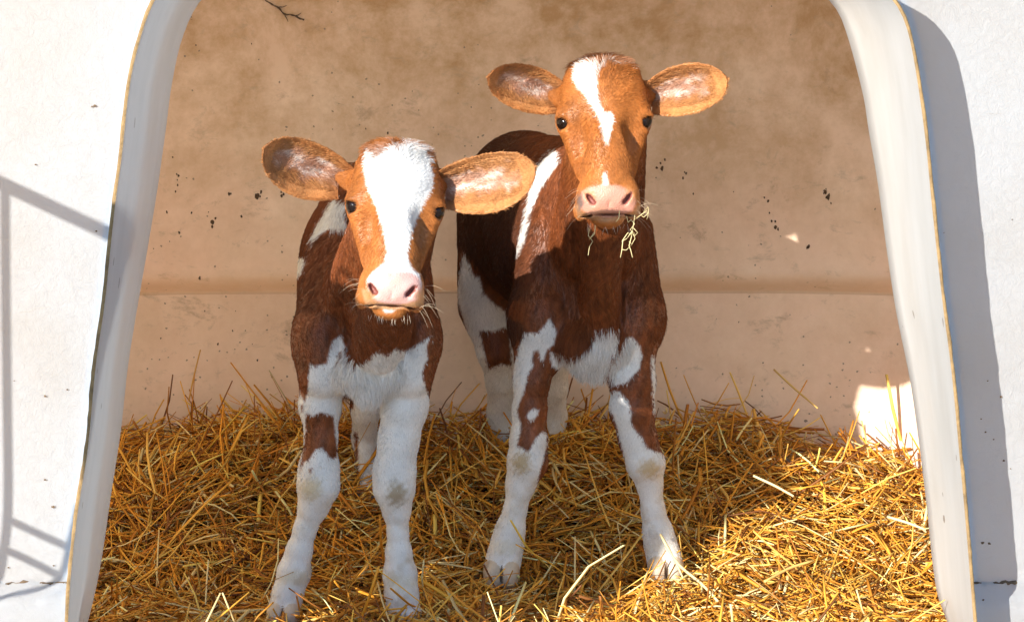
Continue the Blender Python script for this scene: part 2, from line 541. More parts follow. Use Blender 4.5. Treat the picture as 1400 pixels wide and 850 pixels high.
def build_splatter():
    m = mat_simple('dried_dung', (0.085, 0.05, 0.028), 0.9, 60, 0.4)
    spots = [(236,215,3),(244,240,5),(243,253,4),(352,268,7),(313,265,5),(330,296,4),(290,303,6),(228,290,3),(262,291,3),(385,268,6),(440,300,0),
             (240,262,3),(285,290,2),(273,380,4),(1132,270,8),(1055,302,6),(1050,275,4),(1106,336,6),(1060,310,5),(905,230,7),(938,237,5),(897,243,3),
             (268,62,3),(344,60,3),(530,182,3),(322,425,2),(345,470,2),(298,470,3),(352,492,3),(372,515,4),(280,425,2),(500,176,3),(1128,262,5),
             (1045,270,4),(1136,278,4),(1003,262,2),(930,325,2),(948,265,3),(210,340,2),(232,330,2),(245,318,3),(1080,430,2),(1010,440,2),(220,462,2),(318,452,3)]
    vs, fs = [], []
    for (x, y, r) in spots:
        if r == 0: continue
        for rep in range(1 + int(r > 4) * 2 + int(r > 6)):
            cx, cy = x + random.gauss(0, r * 0.5) * (rep > 0), y + random.gauss(0, r * 0.7) * (rep > 0)
            rr = r * random.uniform(0.45, 0.85) * (0.6 if rep else 1) * 0.75
            k = 9; b = len(vs)
            c = on_wall(cx, cy); c[1] -= 0.004
            vs.append(c)
            ph = random.random() * 9
            for i in range(k):
                a = 2 * math.pi * i / k
                q = rr * (0.55 + 0.6 * random.random())
                p = on_wall(cx + q * math.cos(a) * 0.8, cy + q * math.sin(a) * 1.2); p[1] -= 0.0012
                vs.append(p)
            for i in range(k): fs.append((b, b + 1 + i, b + 1 + (i + 1) % k))
    o = mesh_obj('dung_splatter', vs, fs, m, HUTCH)
    o['kind'] = 'stuff'
    # dark straggling crack near the roof
    pts = catmull([on_wall(358, -4) - [0, .004, 0], on_wall(368, 4) - [0, .004, 0], on_wall(380, 10) - [0, .004, 0], on_wall(388, 19) - [0, .004, 0], on_wall(402, 22) - [0, .004, 0], on_wall(416, 28) - [0, .004, 0]], 24)
    pts += RNG.normal(0, 0.0012, pts.shape)
    v1, f1 = tube_mesh(pts, [0.0012 + 0.0014 * random.random() for _ in pts], 5)
    for (a, b) in (((380, 10), (392, 8)), ((388, 19), (394, 30)), ((402, 22), (412, 18))):
        v2, f2 = tube_mesh([on_wall(*a) - [0, .004, 0], on_wall((a[0] + b[0]) / 2 + 1, (a[1] + b[1]) / 2 + 1) - [0, .004, 0], on_wall(*b) - [0, .004, 0]], [0.0012, .001, 0.0006], 5)
        f1 += [tuple(i + len(v1) for i in f) for f in f2]; v1 += v2
    mesh_obj('crack', v1, f1, m, HUTCH)
build_splatter()

def build_outer_marks():
    m = mat_simple('old_mud', (0.13, 0.085, 0.05), 0.9, 60, 0.4)
    vs, fs = [], []
    for (x, y, r_) in [(1368,542,1.6),(1372,629,1.5),(1347,590,1.2),(1341,572,1.0),(1343,741,2.4),(1352,742,1.8),(1358,600,.9),(62,541,1.6),(146,533,.9),(148,563,.9),(62,655,1.4),
                     (73,692,2.0),(100,762,1.4),(74,772,1.4),(49,225,1.5),(130,145,2.2),(126,146,1.2),(132,316,1.2),(20,520,.8),(92,532,1.2),(12,775,1.2),(1345,802,2.4),(1358,799,1.8),(1372,806,3.0),(1378,797,1.6),
                     (1338,812,1.5),(1381,640,.9),(1350,520,.9),(1383,300,.8),(1290,318,.6)]:
        c = P(x, y, 0.0); c[1] = (-0.045 if c[2] < 0.16 else 0.0) - 0.0035
        b = len(vs); vs.append(c.copy() - [0, .0012, 0]); rr = r_ * 5 / FPX
        for i in range(9):
            a = 2 * math.pi * i / 9; q = rr * random.uniform(.6, 1.2)
            vs.append(c + [q * math.cos(a) * 1.4, 0, q * math.sin(a)])
        for i in range(9): fs.append((b, b + 1 + (i + 1) % 9, b + 1 + i))
    mesh_obj('mud_specks', vs, fs, m, HUTCH)['kind'] = 'stuff'
    for (x0, x1, row) in ((1331, 1500, 797), (-110, 96, 806)):
        pts = []
        for i in range(40):
            u = i / 39; p = P(x0 + (x1 - x0) * u, row, 0.0)
            p[2] = 0.181 + random.gauss(0, .0018); p[1] = -0.0025 + random.gauss(0, .0006)
            pts.append(p)
        v, f = tube_mesh(pts, [abs(random.gauss(.0016, .0014)) + .0004 for _ in pts], 5)
        mesh_obj('dirt_line', v, f, m, HUTCH)
build_outer_marks()

# ------------------------------------------------------------------ implicit modelling (calves)
class Vol:
    def __init__(s, lo, hi, h):
        s.h = h; s.o = np.array(lo, np.float32)
        s.n = tuple(int(math.ceil((hi[i] - lo[i]) / h)) + 1 for i in range(3))
        s.F = np.full(s.n, 0.08, np.float32)
        s.G = np.zeros(s.n, np.uint8)
    def block(s, lo, hi):
        a = np.clip(np.floor((np.array(lo) - s.o) / s.h).astype(int), 0, np.array(s.n) - 1)
        b = np.clip(np.ceil((np.array(hi) - s.o) / s.h).astype(int) + 1, 1, np.array(s.n))
        sl = tuple(slice(a[i], b[i]) for i in range(3))
        ax = [(s.o[i] + s.h * np.arange(a[i], b[i], dtype=np.float32)).astype(np.float32) for i in range(3)]
        return sl, ax[0][:, None, None], ax[1][None, :, None], ax[2][None, None, :]
    def merge(s, sl, d, k, g):
        F = s.F[sl]
        if g is not None:
            s.G[sl] = np.where(d < F, g, s.G[sl])
        if k > 0:
            hh = np.maximum(k - np.abs(F - d), 0) / k
            s.F[sl] = np.minimum(F, d) - hh * hh * k * 0.25
        else:
            s.F[sl] = np.minimum(F, d)
    def cone(s, a, b, ra, rb, k=0.02, g=0, sx=1.0, ax=None):
        """tapered capsule; sx widens it along world x (or axis ax)"""
        a, b = np.array(a, float), np.array(b, float)
        m = max(ra, rb) * max(sx, 1) + k + 2 * s.h
        sl, X, Y, Z = s.block(np.minimum(a, b) - m, np.maximum(a, b) + m)
        d = b - a
        L = float(d @ d) + 1e-12
        px, py, pz = X - a[0], Y - a[1], Z - a[2]
        t = np.clip((px * d[0] + py * d[1] + pz * d[2]) / L, 0, 1)
        qx, qy, qz = px - t * d[0], py - t * d[1], pz - t * d[2]
        dist = np.sqrt((qx / sx) ** 2 + qy ** 2 + qz ** 2) - (ra + (rb - ra) * t)
        s.merge(sl, dist.astype(np.float32), k, g)
    def ell_d(s, c, r, R, m):
        c = np.array(c, float); r = np.array(r, float)
        R = np.eye(3) if R is None else np.array(R)       # columns = local axes
        e = np.sqrt((R ** 2) @ (r ** 2)) + m + 2 * s.h
        sl, X, Y, Z = s.block(c - e, c + e)
        px, py, pz = X - c[0], Y - c[1], Z - c[2]
        l = [px * R[0, i] + py * R[1, i] + pz * R[2, i] for i in range(3)]
        k0 = np.sqrt(sum((l[i] / r[i]) ** 2 for i in range(3)))
        k1 = np.sqrt(sum((l[i] / r[i] ** 2) ** 2 for i in range(3))) + 1e-9
        return sl, (k0 * (k0 - 1) / k1).astype(np.float32)
    def ell(s, c, r, R=None, k=0.03, g=0):
        sl, d = s.ell_d(c, r, R, k)
        s.merge(sl, d, k, g)
    def cut(s, c, r, R=None, k=0.006, g=None):
        sl, d = s.ell_d(c, r, R, k)
        F = s.F[sl]; d = -d
        if g is not None: s.G[sl] = np.where((d > F), g, s.G[sl])
        hh = np.maximum(k - np.abs(F - d), 0) / k
        s.F[sl] = np.maximum(F, d) + hh * hh * k * 0.25
    def mesh(s):
        F = s.F; n = F.shape
        S = F < 0
        A = np.zeros((n[0]-1, n[1]-1, n[2]-1), np.uint8)
        for i in (0, 1):
            for j in (0, 1):
                for k in (0, 1):
                    A += S[i:n[0]-1+i, j:n[1]-1+j, k:n[2]-1+k]
        I, J, K = np.nonzero((A > 0) & (A < 8))
        idx = np.full(A.shape, -1, np.int32); idx[I, J, K] = np.arange(len(I))
        acc = np.zeros((len(I), 3)); cnt = np.zeros(len(I))
        cor = [(i, j, k) for i in (0, 1) for j in (0, 1) for k in (0, 1)]
        val = {c: F[I + c[0], J + c[1], K + c[2]] for c in cor}
        for c in cor:
            for axx in range(3):
                if c[axx] == 1: continue
                d = list(c); d[axx] = 1; d = tuple(d)
                a, b = val[c], val[d]
                m = (a < 0) != (b < 0)
                t = np.where(m, a / np.where(m, a - b, 1), 0)
                p = np.tile(np.array(c, float), (len(I), 1)); p[:, axx] += t
                acc += p * m[:, None]; cnt += m
        V = acc / cnt[:, None] + np.stack([I, J, K], 1)
        V = V * s.h + s.o
        fs = []
        for axx in range(3):
            o = [0, 1, 2]; o.remove(axx)
            a = [slice(1, n[q] - 1) for q in range(3)]; a[axx] = slice(0, n[axx] - 1)
            b = list(a); b[axx] = slice(1, n[axx])
            s0, s1 = S[tuple(a)], S[tuple(b)]
            ii = np.array(np.nonzero(s0 != s1)).T
            base = ii.copy()
            for q in o: base[:, q] += 1
            def cell(du, dv):
                cc = base.copy(); cc[:, o[0]] -= du; cc[:, o[1]] -= dv
                return idx[cc[:, 0], cc[:, 1], cc[:, 2]]
            q = np.stack([cell(1, 1), cell(0, 1), cell(0, 0), cell(1, 0)], 1)
            fl = s0[tuple(ii.T)]
            if axx == 1: fl = ~fl
            q[~fl] = q[~fl][:, ::-1]
            fs.append(q)
        Fc = np.concatenate(fs)
        Fc = Fc[(Fc >= 0).all(1)]
        G = s.G[I, J, K]
        return V, Fc, G

def poly_sd(pts, poly):
    """signed distance in pixels, negative inside"""
    poly = np.asarray(poly, float)
    lo, hi = poly.min(0) - 14, poly.max(0) + 14
    out = np.full(len(pts), 14.0)
    sel = np.nonzero(((pts > lo) & (pts < hi)).all(1))[0]
    if len(sel) == 0: return out
    p = pts[sel]
    d2 = np.full(len(p), 1e9); ins = np.zeros(len(p), bool)
    for i in range(len(poly)):
        a, b = poly[i], poly[(i + 1) % len(poly)]
        e = b - a
        t = np.clip(((p - a) @ e) / (e @ e + 1e-9), 0, 1)
        q = p - a - t[:, None] * e
        d2 = np.minimum(d2, (q ** 2).sum(1))
        c = (a[1] > p[:, 1]) != (b[1] > p[:, 1])
        if abs(e[1]) > 1e-9:
            xi = a[0] + (p[:, 1] - a[1]) / e[1] * e[0]
            ins ^= c & (p[:, 0] < xi)
    d = np.sqrt(d2)
    out[sel] = np.where(ins, -d, d)
    return np.clip(out, -14, 14)

def fnoise(p, f, seed=0.0):
    """cheap smooth pseudo noise on n x 3 points, about -1..1"""
    q = p * f
    r = np.zeros(len(p))
    for i, (a, b, c, ph, am) in enumerate(((1.0, 1.7, -1.3, 0.3, .3), (-1.9, 1.1, 2.1, 1.9, .27), (2.7, -2.3, 1.5, 4.1, .2), (-3.1, 3.7, -2.9, 5.3, .15), (4.9, 4.3, 5.7, 2.2, .12))):
        r += am * np.sin(q[:, 0] * a + q[:, 1] * b + q[:, 2] * c + ph + seed * (i + 1))
    return r * 1.4

# groups: 1 head, 2 neck, 3 trunk, 4 fore leg, 5 hind leg, 6 brisket, 7 ear, 8 hoof, 9 tail, 10 nostril/mouth
def head_axes(roll, yaw, pitch):
    # x right in the picture, y up, z towards the viewer
    ex, ey, ez = np.array([1., 0, 0]), np.array([0, -SP * 0.5, 1.]), np.array([0, -1., -SP * 0.5])
    ey /= np.linalg.norm(ey); ez = np.cross(ex, ey)
    R = np.stack([ex, ey, ez], 1)
    def rot(ax, a):
        c, s = math.cos(a), math.sin(a)
        m = np.eye(3); i, j = [(1, 2), (2, 0), (0, 1)][ax]
        m[i, i] = c; m[i, j] = -s; m[j, i] = s; m[j, j] = c
        return m
    return R @ rot(2, math.radians(roll)) @ rot(1, math.radians(yaw)) @ rot(0, math.radians(pitch))

def add_head(V, O, R, s):
    """O between the eyes, R columns right/up/out, s scale"""
    def W(x, y, z): return O + R @ (np.array([x, y, z]) * s)
    def E(c, r, k=0.03, g=1, rz=0, cut=False, ry=0):
        Rl = R
        if rz or ry:
            a = math.radians(rz); b = math.radians(ry)
            Rz = np.array([[math.cos(a), -math.sin(a), 0], [math.sin(a), math.cos(a), 0], [0, 0, 1]])
            Ry = np.array([[math.cos(b), 0, math.sin(b)], [0, 1, 0], [-math.sin(b), 0, math.cos(b)]])
            Rl = R @ Rz @ Ry
        if cut: V.cut(W(*c), np.array(r) * s, Rl, k, g)
        else: V.ell(W(*c), np.array(r) * s, Rl, k, g)
    E((0, .044, -.095), (.083, .070, .085))                       # cranium
    E((0, .050, -.060), (.078, .060, .042), 0.03)                 # flat forehead
    E((0, .086, -.095), (.064, .030, .040), 0.03)                 # poll
    V.cone(W(0, .01, -.055), W(0, -.10, .012), .062 * s, .044 * s, .03, 1)
    for sg in (-1, 1):
        E((sg * .060, .004, -.062), (.035, .040, .044), 0.02)      # orbit
        E((sg * .079, .0190, -.040), (.018, .0065, .016), 0.008, rz=-sg * 24)
        V.cone(W(sg * .062, -.032, -.038), W(sg * .044, -.092, -.002), .013 * s, .012 * s, .02, 1)
        V.cone(W(sg * .050, .044, -.100), W(sg * .102, .048, -.130), .036 * s, .024 * s, .015, 1)
        E((sg * .073, -.0160, -.038), (.012, .0050, .013), 0.009, rz=-sg * 6)    # brow over the eye
        E((sg * .036, -.045, -.068), (.036, .062, .054), 0.03)     # cheek / jaw
        E((sg * .030, -.080, -.020), (.026, .046, .036), 0.02)
        E((sg * .035, -.153, .048), (.029, .027, .034), 0.014)     # upper lip
        E((sg * .036, -.128, .056), (.024, .024, .030), 0.012)     # nostril wing
        E((sg * .052, -.168, .018), (.014, .020, .026), 0.014)     # corner of the mouth
    V.cone(W(0, -.05, -.004), W(0, -.118, .040), .050 * s, .044 * s, .025, 1)
    V.cone(W(0, -.055, .004), W(0, -.124, .050), .046 * s, .037 * s, .025, 1)
    E((0, -.138, .056), (.050, .031, .034), 0.02)                 # nose pad
    V.cone(W(0, -.10, -.06), W(0, -.178, .030), .044 * s, .024 * s, .02, 1)   # lower jaw
    E((0, -.186, .040), (.029, .013, .022), 0.012)                 # chin / lower lip
    E((0, -.170, .090), (.034, .0034, .034), 0.005, 11, cut=True)  # mouth line
    for sg in (-1, 1):
        E((sg * .040, -.1725, .050), (.015, .0032, .024), 0.005, 11, rz=-sg * 24, cut=True)
        E((sg * .037, -.136, .094), (.0048, .0125, .022), 0.006, 10, rz=-sg * 38, cut=True)   # nostril
        E((sg * .031, -.144, .094), (.0055, .0055, .017), 0.005, 10, cut=True)
        E((sg * .0835, .001, -.037), (.0182, .0112, .0165), 0.003, None, cut=True, rz=-sg * 12)           # eye socket
    for sg in (-1, 1):
        E((sg * .048, -.036, .004), (.016, .034, .020), 0.030, None, cut=True)
    # philtrum
    E((0, -.152, .098), (.0016, .014, .010), 0.004, None, cut=True)
    return W

def chain(V, pts, k=0.015, g=4, sx=1.0):
    e = lambda q: (.0028 + max(0, .033 - q) * .5) if g == 4 else 0
    for (a, b) in zip(pts[:-1], pts[1:]):
        V.cone(P(*a[:3]), P(*b[:3]), a[3] - e(a[3]), b[3] - e(b[3]), k, g, sx)

def hoof(V, px, py, y, r, lean=0.0):
    c = P(px, py, y)
    for sg in (-1, 1):
        V.ell(c + [sg * r * 0.47, -0.002, -0.006], (r * 0.55, r * 0.84, r * 0.80), None, 0.016, 8)
    V.cut(c + [0, -r * 1.0, -0.006], (0.0030, r * 0.60, r * 1.1), None, 0.003, 12)
    V.F[:, :, :] = V.F  # keep

EAR_S = [0, .08, .18, .35, .55, .72, .86, .94, .98, 1.0]
EAR_W = [.60, .70, .85, .98, 1.0, .90, .69, .44, .24, .02]
def ear_mesh(base, tip, hw, cup, yb, yt, skew=0.0, thick=0.0045, edge_fwd=0.0, bend=0.0):
    """ear from picture points; base and tip at depths yb, yt; concave side faces the viewer"""
    A, B = P(*base, yb), P(*tip, yt)
    ax = B - A; L = np.linalg.norm(ax); ax /= L
    view = np.array([0, -1, -0.1]); view = view - ax * (view @ ax); view /= np.linalg.norm(view)
    up = np.cross(view, ax)
    if up[2] < 0: up = -up
    ns, ntt = 34, 22
    vs = []
    for layer in (0, 1):
        for i in range(ns):
            s = i / (ns - 1)
            s = 1 - (1 - s) ** 1.25
            wd = hw * np.interp(s, EAR_S, EAR_W)
            for j in range(ntt):
                t = -1 + 2 * j / (ntt - 1)
                cupd = cup * (1 - t * t) * (1.15 - 0.55 * s) * min(1, wd / hw * 1.2)
                roll = 0.0
                p = A + ax * (L * (s + 0.0)) + up * (wd * t + skew * hw * math.sin(math.pi * s)) - view * cupd + view * (bend * s * s)
                th = thick * (1 - abs(t) ** 3) * 1.0 + 0.0008
                if layer: p = p - view * th
                vs.append(p)
    fs = []
    def id(l, i, j): return l * ns * ntt + i * ntt + j
    for i in range(ns - 1):
        for j in range(ntt - 1):
            fs.append((id(0, i, j), id(0, i, j+1), id(0, i+1, j+1), id(0, i+1, j)))
            fs.append((id(1, i, j), id(1, i+1, j), id(1, i+1, j+1), id(1, i, j+1)))
    for i in range(ns - 1):
        fs.append((id(0, i, 0), id(0, i+1, 0), id(1, i+1, 0), id(1, i, 0)))
        fs.append((id(0, i, ntt-1), id(1, i, ntt-1), id(1, i+1, ntt-1), id(0, i+1, ntt-1)))
    for j in range(ntt - 1):
        fs.append((id(0, ns-1, j), id(0, ns-1, j+1), id(1, ns-1, j+1), id(1, ns-1, j)))
    vs = np.array(vs)
    fs = np.array(fs)
    # make sure layer 0 faces the viewer
    q = vs[fs[0]]
    nrm = np.cross(q[1] - q[0], q[3] - q[0])
    if nrm @ view < 0: fs = fs[:, ::-1]
    # local coords for colouring: s, t, layer
    S = np.tile(np.repeat(1 - (1 - np.linspace(0, 1, ns)) ** 1.25, ntt), 2)
    Tt = np.tile(np.tile(np.linspace(-1, 1, ntt), ns), 2)
    Ly = np.repeat([0, 1], ns * ntt)
    return vs, fs, np.stack([S, Tt, Ly], 1), ax

FUR = mat_attr('calf_fur', 'coat', 0.55, 0.25)
SKIN = mat_attr('calf_skin', 'coat', 0.42, 0.4)
def pebble(m):
    nt = m.node_tree; b = nt.nodes['Principled BSDF']
    v = nt.nodes.new('ShaderNodeTexVoronoi'); v.inputs['Scale'].default_value = 330
    tc = nt.nodes.new('ShaderNodeTexCoord'); nt.links.new(tc.outputs['Object'], v.inputs['Vector'])
    bump(nt, b, v.outputs['Distance'], 0.6, 0.0012)
pebble(SKIN)
def mat_eye():
    m, nt, b = new_mat('eye_ball')
    b.inputs['Base Color'].default_value = (0.012, 0.006, 0.004, 1)
    b.inputs['Roughness'].default_value = 0.06
    b.inputs['Specular IOR Level'].default_value = 0.3
    return m
EYE = mat_eye()

def lin(r, g, b):
    f = lambda c: (c / 255 / 12.92) if c / 255 <= 0.04045 else ((c / 255 + 0.055) / 1.055) ** 2.4
    return np.array([f(r), f(g), f(b)])

ORANGE = np.array([0.40, 0.135, 0.030]); MAHOG = np.array([0.18, 0.050, 0.014]); WHITE = np.array([0.72, 0.71, 0.69])  # MAHOG: coat brown, darkened by shade put into the colour
DARKB = np.array([0.055, 0.020, 0.010]); PINK = np.array([0.66, 0.38, 0.33]); STAIN = np.array([0.42, 0.30, 0.13])

def smooth(x, a, b):
    t = np.clip((x - a) / (b - a), 0, 1); return t * t * (3 - 2 * t)
def mixv(c, d, m): return c * (1 - m[:, None]) + np.asarray(d) * m[:, None]

def coat_colour(spec, p, g, ear, hd, jit):
    """p world points, g groups, ear local coords (s,t,layer) or nan, hd head-local coords, jit 0/1 hair jitter"""
    uv = proj(p)
    n = len(p)
    if jit: uv = uv + np.stack([fnoise(p, 160, 1) * 2.2 + RNG.normal(0, 0.9, n), fnoise(p, 150, 5) * 2.6 + RNG.normal(0, 1.4, n)], 1)
    head = (g == 1) | (g == 10) | (g == 11)
    # brown ground colour, with shade of body and neck partly put into it
    c = np.tile(MAHOG, (n, 1))
    hz = np.where(head, 1.0, 0.0)
    # blend head colour into the neck by distance to the head centre
    r = np.linalg.norm(hd, axis=1)
    hb = 1 - smooth(r, 0.13, 0.24)
    hb = np.where(g >= 2, hb * 0.45, hb)  # neck kept darker than the head, its shade painted into the coat
    c = mixv(c, ORANGE, np.clip(np.maximum(hz * 0.95, hb * 0.8), 0, 1))
    tone = fnoise(p, 22, 2) * 0.5 + fnoise(p, 60, 3) * 0.3
    streak = fnoise(p * np.array([1, 1, .28]), 150, 9)
    c = c * np.clip(1 + 0.30 * tone + np.where(head, .10, .30) * streak, .35, 1.9)[:, None]
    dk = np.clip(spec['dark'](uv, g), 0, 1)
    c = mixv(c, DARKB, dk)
    # head: darker around poll and cheeks edges
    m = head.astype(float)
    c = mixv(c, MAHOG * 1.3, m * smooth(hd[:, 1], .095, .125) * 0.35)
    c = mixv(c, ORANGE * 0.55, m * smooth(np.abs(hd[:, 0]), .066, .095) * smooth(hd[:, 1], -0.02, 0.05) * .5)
    # white areas
    def cover(polys, soft=1.4):
        mm = np.zeros(n)
        for q in polys:
            mm = np.maximum(mm, 1 - smooth(poly_sd(uv, q), -soft, soft))
        return mm
    soft = 0.35 if jit else 2.2
    body = ~head & (g != 7)
    wb = cover(spec['white_body'], soft) * (1 - cover(spec['brown_body'], soft))
    wb = np.maximum(wb, cover(spec.get('white_over', []), soft))
    front = body & (g != 5) & (g != 9)
    wh = cover(spec['white_head'], soft)
    m = np.where(front, wb, 0) + np.where(head, wh, 0)
    if 'white_hind' in spec:
        hm = cover(spec['white_hind'], soft) * (1 - cover(spec['brown_hind'], soft))
        m = np.where(g == 5, hm, m)
        m = np.where((g == 3), np.maximum(m * spec.get('trunk_front', 1), cover(spec['white_trunk'], soft)), m)
    wcol = WHITE[None] * (1 + 0.05 * fnoise(p, 40, 6))[:, None]
    c = c * (1 - m[:, None]) + wcol * m[:, None]
    c = mixv(c, ORANGE * 0.85, m * 0 + head * smooth(hd[:, 1] + .008 * fnoise(p, 130, 4) - spec['pc'] * (1 - smooth(np.abs(hd[:, 0] - spec['px']), .018, .05)), spec['poll'], spec['poll'] + .006) * 0.9)
    # muzzle
    pk = cover(spec['pink'], 2.5) * head * (hd[:, 2] > 0.0)
    pc = (PINK * np.array(spec.get('pad', (1, 1, 1))))[None] * (1 + 0.10 * fnoise(p, 90, 7))[:, None]
    c = c * (1 - pk[:, None]) + pc * pk[:, None]
    lp = head * cover(spec['lip'], 2.0)
    c = mixv(c, np.array([0.50, 0.30, 0.16]), lp * 0.6)
    for (x, y, rx, ry, col, am) in spec['stains']:
        q = np.sqrt(((uv[:, 0] - x) / rx) ** 2 + ((uv[:, 1] - y) / ry) ** 2)
        mm = (1 - smooth(q + 0.22 * fnoise(p, 170, 8) + (RNG.normal(0, .16, n) if jit else 0), 0.30, 1.2)) * am * np.isin(g, [4, 8, 1, 10] if y < 420 else [4, 8])
        c = mixv(c, col, mm)
    dl = smooth(fnoise(p, 34, 11) + .5 * fnoise(p, 110, 12), .1, .9) * smooth(p[:, 2], .42, .05) * np.isin(g, [4, 5]) * .38
    c = mixv(c, np.array([.46, .36, .22]), dl)
    # nostrils and mouth inside: bare dark flesh
    c = mixv(c, np.array([0.24, 0.075, 0.06]), (g == 10) * 1.0)
    c = mixv(c, np.array([0.22, 0.09, 0.05]), (g == 11) * 0.85)
    c = mixv(c, np.array([0.24, 0.17, 0.12]), (g == 12) * 1.0)
    # eye rims
    for e in spec['eyes']:
        de = np.linalg.norm(p - e, axis=1)
        c = mixv(c, np.array([0.05, 0.022, 0.014]), (1 - smooth(de, .0180, .0238)) * 0.95)
        c = mixv(c, ORANGE * 1.5, smooth(de, .021, .024) * (1 - smooth(de, .026, .036)) * 0.35 * (p[:, 2] < e[2]))
    # hooves
    hf = (g == 8)
    c = np.where(hf[:, None], np.array([0.60, 0.50, 0.38]) * (1 + 0.12 * fnoise(p, 70, 9))[:, None], c)
    # ears
    if ear is not None:
        e = np.isfinite(ear[:, 0])
        if e.any():
            s, t, ly = ear[e].T
            pe = p[e]
            inner = 1 - ly
            base = np.tile(ORANGE * 0.6 + np.array([.20, .12, .055]), (e.sum(), 1))
            core = (1 - smooth(np.abs(t - .02) + .16 * fnoise(pe, 55, 3), .22, .62)) * (1 - smooth(s + .12 * fnoise(pe, 48, 6), .50, .78)) * inner
            flesh = np.array([0.60, 0.36, 0.27])
            ce = mixv(base * 1.1, flesh, core * 0.7)
            streak = core * smooth(fnoise(np.stack([s * .9, t * 1.1, 0 * s], 1), 6.0, 2.0) + .4 * fnoise(pe, 90, 5), .0, .7)
            ce = mixv(ce, np.array([0.88, 0.78, 0.70]), streak * 0.9)
            edge = smooth(np.abs(t), .72, .98) * inner
            ce = mixv(ce, ORANGE * 1.1, edge * 0.35)
            rimd = smooth(s, .0, .5) * 0
            ce = mixv(ce, MAHOG, (1 - smooth(s, 0.0, 0.16)) * 0.5)
            ce = mixv(ce, MAHOG * 0.8, ly * 0.7)
            ce = ce * (1 + 0.12 * fnoise(pe, 60, 4))[:, None]
            c[e] = ce
    if jit:
        c = c * RNG.normal(1, 0.13, n).clip(.6, 1.4)[:, None]
    return np.clip(c, 0.002, 0.92)

